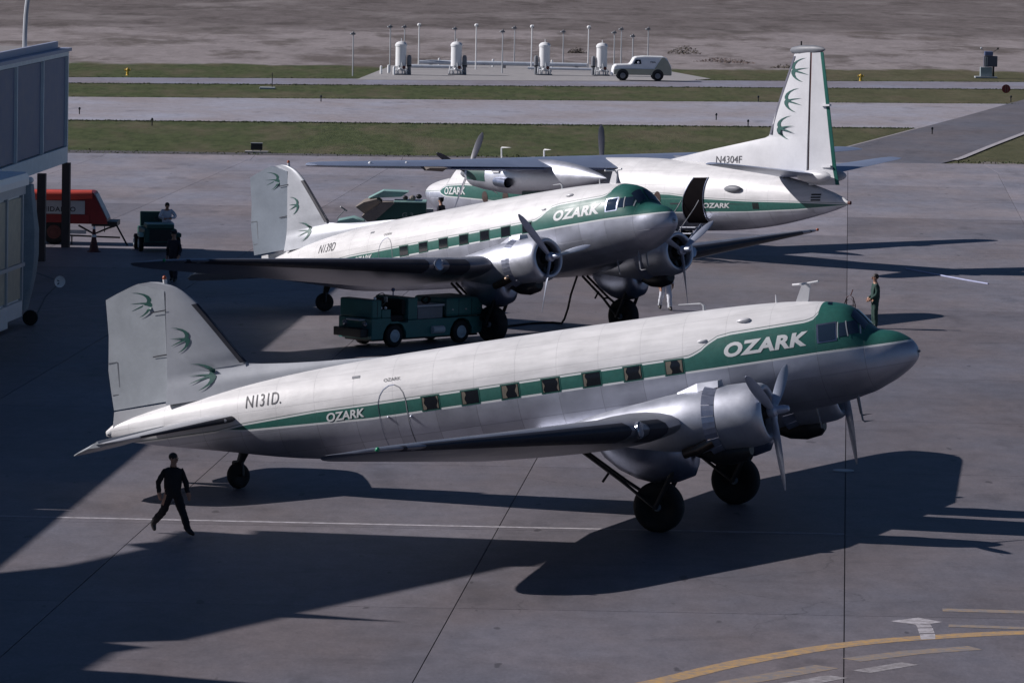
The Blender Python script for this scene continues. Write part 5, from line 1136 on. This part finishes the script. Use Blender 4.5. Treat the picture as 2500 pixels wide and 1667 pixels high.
# red trailer behind the columns
rt = thing('red_trailer', 'red equipment trailer with white name board and rolled canvas, behind the concourse columns', 'trailer', (-17.3, 192.6, 0))
MB().prism([(-3.2, 0.80), (1.72, 0.80), (1.70, 0.95), (1.18, 1.98), (1.05, 2.02), (-3.2, 2.0)], 'y', -0.05, 1.6).build('body', 'red_paint', rt, False, bevel=0.03)
boxes(rt, 'name_board', 'pale_grey_paint', [(-2.6, 0.84, -0.075, -0.052, 1.17, 1.68)], 0.0)
boxes(rt, 'lower_board', 'red_paint', [(-3.1, 1.0, -0.09, -0.052, 0.84, 1.15)], 0.0)
decal('lettering', *text_faces('HIDALGO', 1.28, 0.19, 0.0, 0.025, 1.15), lambda u, v: (-0.79 + u, -0.079, 1.26 + v), 'letter_black', rt, (0, 0, 0), 0)
MB().tube([(-2.6, -0.06, 1.90), (-1.2, -0.09, 1.89), (0.2, -0.07, 1.90), (1.12, -0.07, 1.94)], [0.19, 0.20, 0.195, 0.17], 14).build('canvas_roll', 'red_canvas', rt)
MB().add([(1.235, 0.02, 1.92), (1.70, 0.02, 1.0), (1.70, 1.5, 1.0), (1.235, 1.5, 1.92)], [(0, 1, 2, 3)]).build('rear_panel', 'pale_grey_paint', rt, False)
boxes(rt, 'tail_platform', 'black_metal', [(1.1, 2.08, -0.02, 1.5, 0.72, 0.90)], 0.0)
MB().tube([(2.06, 0.05, 0.76), (2.49, -0.05, 0.0)], 0.035, 6).build('prop_stand', 'black_metal', rt)
MB().tube([(0.6, 0.0, 0.74), (1.2, 0, 0.42), (1.75, 0, 0.66), (2.0, 0, 0.74)], 0.04, 6).tube([(-1.0, 0, 0.38), (2.2, 0, 0.30)], 0.035, 6).tube([(0.35, 0, 0.36), (0.35, 0, 0.0)], 0.03, 6).tube([(1.6, 0, 0.74), (1.6, 0, 0.5)], 0.02, 6).build('undercarriage', 'black_metal', rt)
boxes(rt, 'step', 'pale_grey_paint', [(0.1, 0.9, -0.05, 0.0, 0.42, 0.56)], 0.0)
wheel(rt, -0.33, 0.06, 0.48, 0.26, 'rust_red'); wheel(rt, -0.33, 1.4, 0.48, 0.26, 'rust_red', 1)
MB().ball((0.2, -0.10, 1.0), 0.035).build('marker_lamp', 'yellow_paint', rt)
sc_ = thing('marker_cone', 'dark red marker cone with pale bands standing before the red trailer', 'cone', (-15.80, 189.0, 0))
MB().lathe([(0, 0.26), (0.03, 0.26), (0.035, 0.19), (0.45, 0.10), (0.92, 0.045), (0.98, 0.02)], 'z', (0, 0, 0), 16).build('cone', 'rust_red', sc_)
for z, r_ in ((0.86, 0.058), (0.56, 0.092)): MB().lathe([(z, r_), (z + 0.09, r_ - 0.010)], 'z', (0, 0, 0), 16, False).build('band', 'white_enamel', sc_)
# loaded green baggage cart between the middle airliner and the turboprop
bc = thing('baggage_cart', 'green cart numbered G 3 loaded with tarpaulins, behind the middle airliner', 'cart', (-4.6, 196.4, 0))
MB().prism([(-1.05, 0.45), (1.14, 0.45), (1.14, 1.60), (-0.10, 1.59), (-1.05, 0.78)], 'y', -0.02, 1.5).build('box', 'dark_green_paint', bc, False, bevel=0.02)
decal('lettering', *text_faces('G 3', 0.44, 0.19, 0.0, 0.01), lambda u, v: (0.21 + u, -0.025, 1.03 + v), 'pale_letter', bc, (0, 0, 0), 0)
boxes(bc, 'lid', 'light_green_paint', [(-0.12, 1.15, -0.04, 1.52, 1.602, 1.65)], 0.01)
MB().prism([(-1.15, 1.72), (0.15, 1.80), (0.45, 2.0), (-0.55, 2.03)], 'y', 0.5, 1.6).build('canopy', 'light_green_paint', bc, False, bevel=0.02)
MB().rings([[(x + 0.02 * math.sin(5 * y), y, z) for x, z in ((-1.36, 1.02), (-1.0, 0.74), (-0.08, 1.58), (-0.16, 1.63), (-0.55, 1.62), (-1.30, 1.10))] for y in (-0.10, 0.3, 0.8)]).build('tarpaulin', 'canvas_tan', bc)
MB().rings([[(x, y, z + 0.05 * math.sin(7 * y + x * 3)) for x, z in ((-1.62, 1.40), (-1.25, 1.15), (-0.6, 1.58), (-0.8, 1.72), (-1.3, 1.62))] for y in (0.3, 0.7, 1.2, 1.5)]).build('tarpaulin', 'canvas_tan', bc)
for (x, z, r_) in ((0.32, 1.78, 0.10), (0.60, 1.78, 0.12), (0.85, 1.84, 0.11)):
    MB().ball((x, 0.3, z), r_, 9, 7, (1.1, 1.2, 0.9)).build('bundle', 'black_metal' if x != 0.60 else 'canvas_tan', bc)
MB().tube([(-2.35, 0.2, 0.92), (-2.02, 0.2, 1.30)], 0.025, 6).tube([(-2.2, 0.05, 1.40), (-1.96, 0.35, 1.22)], 0.03, 6).build('steering_bar', 'mid_grey_paint', bc)
MB().rings([[(x, y, z) for x, z in ((-2.45, 0.45), (-2.3, 0.85), (-1.7, 0.98), (-1.3, 0.84), (-1.1, 0.45))] for y in (-0.1, 1.4)]).build('tractor_body', 'light_green_paint', bc)
for x in (-1.9, -0.5, 0.7): wheel(bc, x, 0.05, 0.30, 0.18); wheel(bc, x, 1.4, 0.30, 0.18, side=1)
boxes(bc, 'chassis', 'black_metal', [(-2.2, 1.1, 0.1, 1.35, 0.3, 0.44)], 0.0)
# pale service stand in front of the turboprop nose
ssd = thing('service_stand', 'small pale service stand by the nose of the turboprop', 'stand', (-3.30, 198.2, 0))
boxes(ssd, 'tray', 'pale_grey_paint', [(-0.42, 0.1, -0.3, 0.3, 1.12, 1.28)], 0.01)
for x in (-0.38, 0.06):
    for y in (-0.26, 0.26): boxes(ssd, 'leg', 'steel', [(x - 0.02, x + 0.02, y - 0.02, y + 0.02, 0, 1.119)], 0.0)

# two-wheeled hand truck beyond the cockpit
ht = thing('hand_truck', 'rust-red tubular hand truck standing beyond the cockpit of the nearest airliner', 'hand truck', (10.98, 163.5, 0))
MB().tube([(-0.17, 0, 0.0), (-0.18, 0, 0.62), (-0.10, 0, 0.86), (0, 0, 0.93), (0.10, 0, 0.86), (0.18, 0, 0.62), (0.17, 0, 0.0)], 0.018, 6).tube([(-0.11, 0, 0.45), (-0.11, 0, 0.74), (0.0, 0, 0.86), (0.11, 0, 0.74), (0.11, 0, 0.45)], 0.014, 6).tube([(-0.18, 0, 0.60), (0.18, 0, 0.60)], 0.014, 6).tube([(0.02, 0, 0.92), (0.09, 0, 1.12)], 0.018, 6).build('frame', 'rust_red', ht)
for s_ in (-1, 1): MB().lathe([(-0.03, 0.03), (-0.03, 0.12), (0.03, 0.12), (0.03, 0.03)], 'x', (0.22 * s_, 0, 0.12), 14).build('wheel', 'black_rubber', ht)
MB().box(-0.18, 0.18, -0.22, 0.0, 0.0, 0.02).build('toe_plate', 'rust_red', ht, False)
tag(MB().tube([(14.7, 188.0, 0.02), (15.2, 186.7, 0.02), (15.9, 184.6, 0.02), (16.5, 183.0, 0.02), (17.16, 181.4, 0.02)], 0.028, 6).build('hose', 'hose_blue'), 'pale blue hose lying on the apron right of the turboprop tail', 'hose')

# white panel van on the far road
vn = thing('panel_van', 'white and khaki panel van with small letters on its side, on the far service road', 'van', (9.15, 371.0, 0), R(184))
prof = [(0, 0.42), (0, 0.75), (0.08, 1.02), (0.24, 1.16), (1.22, 1.20), (1.34, 1.28), (1.55, 1.66), (1.72, 1.75), (2.3, 1.80), (3.70, 1.79), (3.93, 1.70), (4.24, 1.15), (4.33, 0.80), (4.33, 0.40)]
vx = lambda d: 2.17 - d
def vw(z): return 0.86 if z < 0.95 else 0.86 - (z - 0.95) * 0.17
vb = MB().rings([[(vx(d), s_ * vw(z), z) for d, z in prof] for s_ in (-1, 1)]).build('body', 'white_enamel', vn, False, bevel=0.07)
# left side faces the camera's right hand: side -> +y after turning
for s_ in (1,):
    q = [(0.05, 0.44), (4.30, 0.42), (4.31, 0.85), (4.05, 1.42), (3.78, 1.70), (3.60, 1.70), (3.05, 0.86), (0.55, 0.86), (0.08, 0.78)]
    MB().prism([(vx(d), z) for d, z in q], 'y', 0.80, 0.885).move(lambda p: Vector((p.x, p.y - max(0, p.z - 0.95) * 0.17, p.z))).build('lower_panel', 'khaki_paint', vb, False)
    w_ = MB().prism([(vx(d), z) for d, z in ((1.50, 1.22), (2.08, 1.22), (2.02, 1.54), (1.66, 1.54))], 'y', 0.82, 0.89).move(lambda p: Vector((p.x, p.y - max(0, p.z - 0.95) * 0.17, p.z))).build('cab_window', 'window_dark', vb, False)
    MB().ball((vx(1.86), 0.845, 1.33), 0.09, 8, 6, (0.9, 0.3, 1.0)).build('driver', 'cloth_white', w_)
    decal('lettering', *text_faces('TWA', 0.42, 0.12, 0.0, 0.02), lambda u, v: (vx(2.72 + u), 0.885 - 0.17 * (1.30 + v - 0.95) + 0.01, 1.30 + v), 'letter_black', vb, (0, 0, 0), 0)
    for d in (0.72, 3.30):
        MB().lathe([(0.80, 0.43), (0.893, 0.43)], 'y', (vx(d), 0, 0.42), 22).build('wheel_arch', 'black_metal', vb)
        wheel(vn, vx(d), 0.80, 0.36, 0.2, 'mid_grey_paint', 1); wheel(vn, vx(d), -0.78, 0.36, 0.2, 'mid_grey_paint', -1)
MB().box(vx(-0.06), vx(0.02), -0.8, 0.8, 0.36, 0.56).build('bumper', 'dull_aluminium', vn, False, bevel=0.02)
MB().prism([(vx(1.36), 1.26), (vx(1.345), 1.26), (vx(1.52), 1.60), (vx(1.535), 1.60)], 'y', -0.66, 0.66).build('windscreen', 'window_dark', vb, False)

# ------------------------------------------------------------------ fuel installation
struct(sheet('concrete_pad', [(-11.6, 362.2), (-9.77, 392.7), (-6.5, 400.5), (9.5, 404.0), (14.5, 377.2), (12.1, 370.8)], -0.018, 'concrete_pad'))
TANKS = [((-8.63, 373.5), 'leftmost white fuel filter tank of the row, beside the white bollards'), ((-4.55, 375.5), 'second white fuel filter tank from the left, dark pump at its right'), ((2.04, 378.3), 'third white fuel filter tank, dark pump at its left'), ((6.35, 379.3), 'rightmost white fuel filter tank, just left of the panel van')]
def tank(label, loc, sd):
    t = thing('fuel_filter_tank', label, 'tank', (*loc, 0), 0, 'white fuel filter tanks')
    MB().lathe([(0.55, 0.30), (0.62, 0.40), (2.12, 0.40)], 'z', (0, 0, 0), 24).build('vessel', 'white_enamel', t)
    MB().lathe([(2.10, 0.44), (2.24, 0.44), (2.25, 0.42), (2.36, 0.34), (2.43, 0.18), (2.45, 0.04)], 'z', (0, 0, 0), 24).build('dome', 'white_enamel', t)
    MB().tube([(0.02, 0, 2.44), (0.02, 0, 2.66)], 0.035, 6).build('vent', 'white_enamel', t)
    for a in (0.6, 2.5, 3.8, 5.6):
        MB().tube([(0.30 * math.cos(a), 0.30 * math.sin(a), 0.62), (0.42 * math.cos(a), 0.42 * math.sin(a), 0.0)], 0.05, 6).build('leg', 'pale_grey_paint', t)
    MB().tube([(-0.1, -0.42, 0.65), (-0.15, -0.55, 0.40), (0.35, -0.55, 0.32), (0.5, -0.3, 0.30)], 0.075, 8).tube([(0.1, -0.45, 0.9), (0.15, -0.5, 0.45)], 0.05, 8).build('pipework', 'pale_grey_paint', t)
    for k in range(4): MB().tube([(-0.45 + 0.28 * k, -0.40, 0.62 - 0.06 * k), (-0.48 + 0.30 * k, -0.60, 0.36), (-0.50 + 0.32 * k, -0.62, 0.05)], 0.05, 7).build('drain_pipe', 'pale_grey_paint', t)
    MB().lathe([(0.34, 0.46), (0.42, 0.46)], 'z', (0, 0, 0), 20).build('skirt_ring', 'pale_grey_paint', t)
    MB().lathe([(-0.012, 0.02), (-0.012, 0.13), (0.012, 0.13), (0.012, 0.02)], 'y', (0.25, -0.68, 0.55), 14).build('hand_wheel', 'rust_red', t)
    MB().ball((-0.05, -0.62, 0.42), 0.10).build('valve', 'white_enamel', t)
    MB().box(-0.6, 0.6, -0.6, 0.4, -0.02, 0.06).build('base', 'mid_grey_paint', t, False)
    pm = MB().lathe([(0.0, 0.16), (0.55, 0.13), (0.6, 0.17), (1.25, 0.17), (1.42, 0.12), (1.45, 0.02)], 'z', (sd * 0.62, -0.05, 0), 14).build('pump', 'mid_grey_paint', t)
    MB().lathe([(0.62, 0.185), (0.70, 0.185)], 'z', (sd * 0.62, -0.05, 0), 14).build('pump_flange', 'black_metal', pm)
for (loc, lb), sd in zip(TANKS, (1, 1, -1, -1)): tank(lb, loc, sd)
pl = thing('fuel_pipeline', 'long pale horizontal fuel pipes linking the filter tanks', 'pipe', (-1.2, 391, 0))
for z, y, x0_, x1_, r_ in ((0.34, 0.0, -6.4, 6.6, 0.16), (0.20, -5.0, 2.0, 6.9, 0.10), (0.22, -6.0, -7.2, -3.0, 0.13), (0.30, 4.0, -6.0, -3.2, 0.08), (0.30, 4.0, -1.8, 0.4, 0.08)):
    MB().tube([(x0_, y, z), (x1_, y, z)], r_, 12).build('pipe', 'pipe_blue_white', pl)
for x in (-5.5, -2.8, 0.2, 3.0, 5.8): boxes(pl, 'saddle', 'concrete_pad', [(x - 0.12, x + 0.12, -0.2, 0.2, 0, 0.17)], 0.0)
for x, y in ((-4.9, 2.0), (-0.7, 2.0), (3.9, 2.5)): MB().tube([(x, y, 0), (x, y, 0.55), (x, y, 0.62)], [0.09, 0.09, 0.03], 10).build('vent', 'white_enamel', pl)
def lamp_post(label, x, y, h, kind):
    t = thing('lamp_post', label, 'lamp post', (x, y, 0), 0, 'lamp posts of the fuel installation')
    MB().tube([(0, 0, 0), (0, 0, h)], [0.05, 0.04], 8).build('pole', 'white_enamel' if kind else 'pale_grey_paint', t)
    if kind: MB().ball((0, -0.02, h + 0.08), 0.15, 12, 8, (1.0, 0.9, 0.95)).build('lamp', 'white_enamel', t); MB().lathe([(-0.10, 0.09), (0, 0.17), (0.03, 0.05)], 'x', (0.13, 0, h + 0.08), 12).build('reflector', 'mid_grey_paint', t)
    else:
        MB().box(-0.16, 0.16, -0.05, 0.05, h - 0.04, h + 0.08).build('floodlight', 'mid_grey_paint', t, False, bevel=0.01); MB().ball((0.0, 0, h + 0.12), 0.08).build('cap', 'mid_grey_paint', t)
        MB().ball((-0.17, -0.02, h + 0.02), 0.07).build('lens', 'pale_grey_paint', t)
W4 = ['tall white globe lamp post right of the leftmost filter tank', 'tall white globe lamp post right of the second filter tank', 'tall white globe lamp post left of the third filter tank', 'tall white globe lamp post left of the rightmost filter tank']
for lb, (x, y, h) in zip(W4, ((-7.66, 391, 3.13), (-3.19, 386.7, 3.30), (1.08, 388, 3.25), (5.49, 391, 3.20))): lamp_post(lb, x, y, h, 1)
G9 = [(-9.56, 378.2, 3.35, 'grey floodlight post left of the leftmost filter tank'), (-9.0, 401, 2.72, 'grey floodlight post seen just behind the leftmost filter tank'), (-5.0, 403, 2.60, 'grey floodlight post seen above the second filter tank'), (-1.13, 380, 3.10, 'grey floodlight post standing alone in front of the long pipe'), (-0.25, 403, 2.75, 'grey floodlight post behind the pipe right of centre'), (3.66, 403.9, 2.50, 'grey floodlight post behind the pipe between the two right-hand tanks'), (7.63, 397.7, 2.68, 'grey floodlight post right beside the rightmost filter tank'), (8.3, 403.6, 2.80, 'grey floodlight post second to the right of the rightmost tank'), (9.1, 398, 2.42, 'short grey floodlight post behind the van bonnet'), (10.45, 403.6, 2.85, 'grey floodlight post behind the van roof'), (-12.03, 368.8, 3.05, 'grey floodlight post standing apart at the left corner of the pad')]
for x, y, h, lb in G9: lamp_post(lb, x, y, h, 0)
for x, y, lb in ((-10.1, 374.0, 'white bollard at the left corner of the fuel pad'), (-9.6, 376.0, 'white bollard second from the left corner of the fuel pad'), (-9.1, 372.4, 'white bollard beside the leftmost filter tank')):
    tag(MB().lathe([(0, 0.09), (0.52, 0.09), (0.60, 0.06), (0.62, 0.01)], 'z', (x, y, 0), 14).build('bollard', 'white_enamel'), lb, 'bollard', 'white bollards on the fuel pad')
# monitoring cabinet at the right edge
an_ = thing('equipment_cabinet', 'grey-green equipment cabinet with dark box and lamps on a plinth, far right', 'cabinet', (36.4, 390.3, 0))
boxes(an_, 'plinth', 'pale_grey_paint', [(-0.95, 0.75, -0.6, 0.6, -0.03, 0.08)], 0.0)
boxes(an_, 'cabinet', 'frame_pale_green', [(-0.55, 0.36, -0.35, 0.3, 0.09, 0.80)], 0.02)
boxes(an_, 'dark_box', 'boot_grey', [(-0.30, 0.75, -0.25, 0.3, 0.84, 1.66)], 0.02)
boxes(an_, 'conduit', 'pale_grey_paint', [(-0.22, -0.16, -0.32, -0.27, 0.81, 1.6), (-0.08, -0.03, -0.32, -0.27, 0.81, 1.6)], 0.0)
boxes(an_, 'hood', 'flap_blue_grey', [(-0.26, 0.40, -0.3, 0.3, 1.68, 2.02)], 0.06)
boxes(an_, 'post', 'black_metal', [(0.42, 0.55, 0.0, 0.15, 0.08, 0.838)], 0.0)
for x in (-0.5, 0.78): MB().tube([(x * 0.6, 0.1, 2.0), (x, 0.1, 2.2)], 0.02, 6).ball((x, 0.05, 2.25), 0.09).build('lamp', 'black_metal' if x > 0 else 'pale_grey_paint', an_)
# small airfield furniture
rs_ = thing('round_sign', 'round red sign with pale bars standing on the grass, far right', 'sign', (34.88, 359.2, 0))
MB().lathe([(-0.02, 0.01), (-0.02, 0.31), (0.02, 0.31), (0.02, 0.01)], 'y', (0, 0, 0.33), 24).build('disc', 'red_paint', rs_)
boxes(rs_, 'bar', 'canvas_tan', [(-0.05, -0.02, -0.03, -0.021, 0.08, 0.58)], 0.0); boxes(rs_, 'bar', 'canvas_tan', [(0.10, 0.13, -0.03, -0.021, 0.12, 0.54)], 0.0)
for x, y, lb in ((-28.08, 363.2, 'yellow fire hydrant on the grass at far left'), (25.86, 379.2, 'yellow fire hydrant on the grass right of the tall tail')):
    h = thing('fire_hydrant', lb, 'hydrant', (x, y, -0.05), 0, 'yellow hydrants on the far grass')
    MB().lathe([(0, 0.14), (0.05, 0.10), (0.36, 0.10), (0.40, 0.13), (0.44, 0.12), (0.52, 0.05), (0.54, 0.01)], 'z', (0, 0, 0), 14).build('barrel', 'yellow_paint', h)
    MB().tube([(-0.22, 0, 0.38), (0.22, 0, 0.38)], 0.07, 8).build('outlet', 'yellow_paint', h)
sg_ = thing('guidance_sign', 'low black box sign with pale top on the verge beyond the apron', 'sign', (-13.5, 262.3, -0.04))
boxes(sg_, 'box', 'black_metal', [(-0.30, 0.30, -0.12, 0.12, 0.12, 0.46)], 0.01); boxes(sg_, 'top', 'pale_grey_paint', [(-0.31, 0.31, -0.125, 0.125, 0.461, 0.49)], 0.0); boxes(sg_, 'slab', 'concrete_pad', [(-0.6, 0.6, -0.5, 0.4, 0.0, 0.06)], 0.0)
for x in (-0.2, 0.2): boxes(sg_, 'foot', 'steel', [(x - 0.03, x + 0.03, -0.03, 0.03, 0.061, 0.119)], 0.0)
ms = thing('marker_post', 'dark marker post on a flat pale slab in the grass by the service road', 'post', (-16.8, 343.9, -0.05))
MB().tube([(0.1, 0, 0.1), (0.1, 0, 1.1)], 0.03, 6).build('post', 'black_metal', ms); boxes(ms, 'slab', 'pale_grey_paint', [(-0.75, 0.3, -0.5, 0.5, 0.0, 0.12)], 0.02)
EL = [(-26.1, 300.8, 'taxiway edge light nearest the concourse corner'), (-20.9, 289.0, 'taxiway edge light in the grass left of the black box sign'), (12.28, 309.2, 'taxiway edge light on the pavement left of the tall tail'), (13.88, 301.3, 'taxiway edge light at the grass edge left of the tall tail'), (16.17, 337.0, 'taxiway edge light on the far grass just right of the tall tail'), (24.47, 296.0, 'taxiway edge light by the corner of the link taxiway'), (-12.6, 324.5, 'taxiway edge light on the far side of the taxiway'), (33.9, 345.5, 'taxiway edge light near the round red sign')]
for x, y, lb in EL:
    e = thing('edge_light', lb, 'light', (x, y, -0.05), 0, 'taxiway edge lights')
    MB().tube([(0, 0, 0), (0, 0, 0.30)], 0.035, 8).build('stem', 'black_metal', e); MB().ball((0, 0, 0.36), 0.075, 10, 7, (1, 1, 1.2)).build('lens', 'window_dark', e)
def shrub(label, x, y, w, h, seed, n=500, m='bush'):
    q = random.Random(seed); t = thing('shrub', label, 'shrub', (x, y, -0.1), 0, 'dry shrubs on the bare field')
    mb = MB()
    for _ in range(n):
        a = q.uniform(0, 2 * math.pi); r_ = math.sqrt(q.random()); px_, py_ = w * r_ * math.cos(a), w * 0.7 * r_ * math.sin(a); pz = h * q.random() * (1 - r_ * r_ * 0.9)
        s_ = q.uniform(0.05, 0.13); k = len(mb.v)
        for __ in range(3): mb.v.append((px_ + q.uniform(-s_, s_), py_ + q.uniform(-s_, s_), max(0, pz + q.uniform(-s_, s_))))
        mb.f.append((k, k + 1, k + 2))
    mb.build('foliage', m, t, False)
    for k in range(5): MB().tube([(0, 0, 0), (q.uniform(-w, w) * 0.6, q.uniform(-w, w) * 0.4, h * 0.7)], [0.04, 0.01], 5).build('stem', 'bush', t)
shrub('low dry brown shrub on the bare field behind the van', 14.4, 435.8, 1.5, 0.75, 31)
shrub('wide reddish dry shrub on the bare field right of the van', 17.0, 414.5, 2.6, 0.45, 32, 700, 'bush_red')
shrub('round dark shrub behind the third filter tank', 5.07, 430.4, 0.85, 0.65, 33)
shrub('small dry shrub on the field above the service road at right', 21.5, 404.0, 1.2, 0.4, 34, 350)
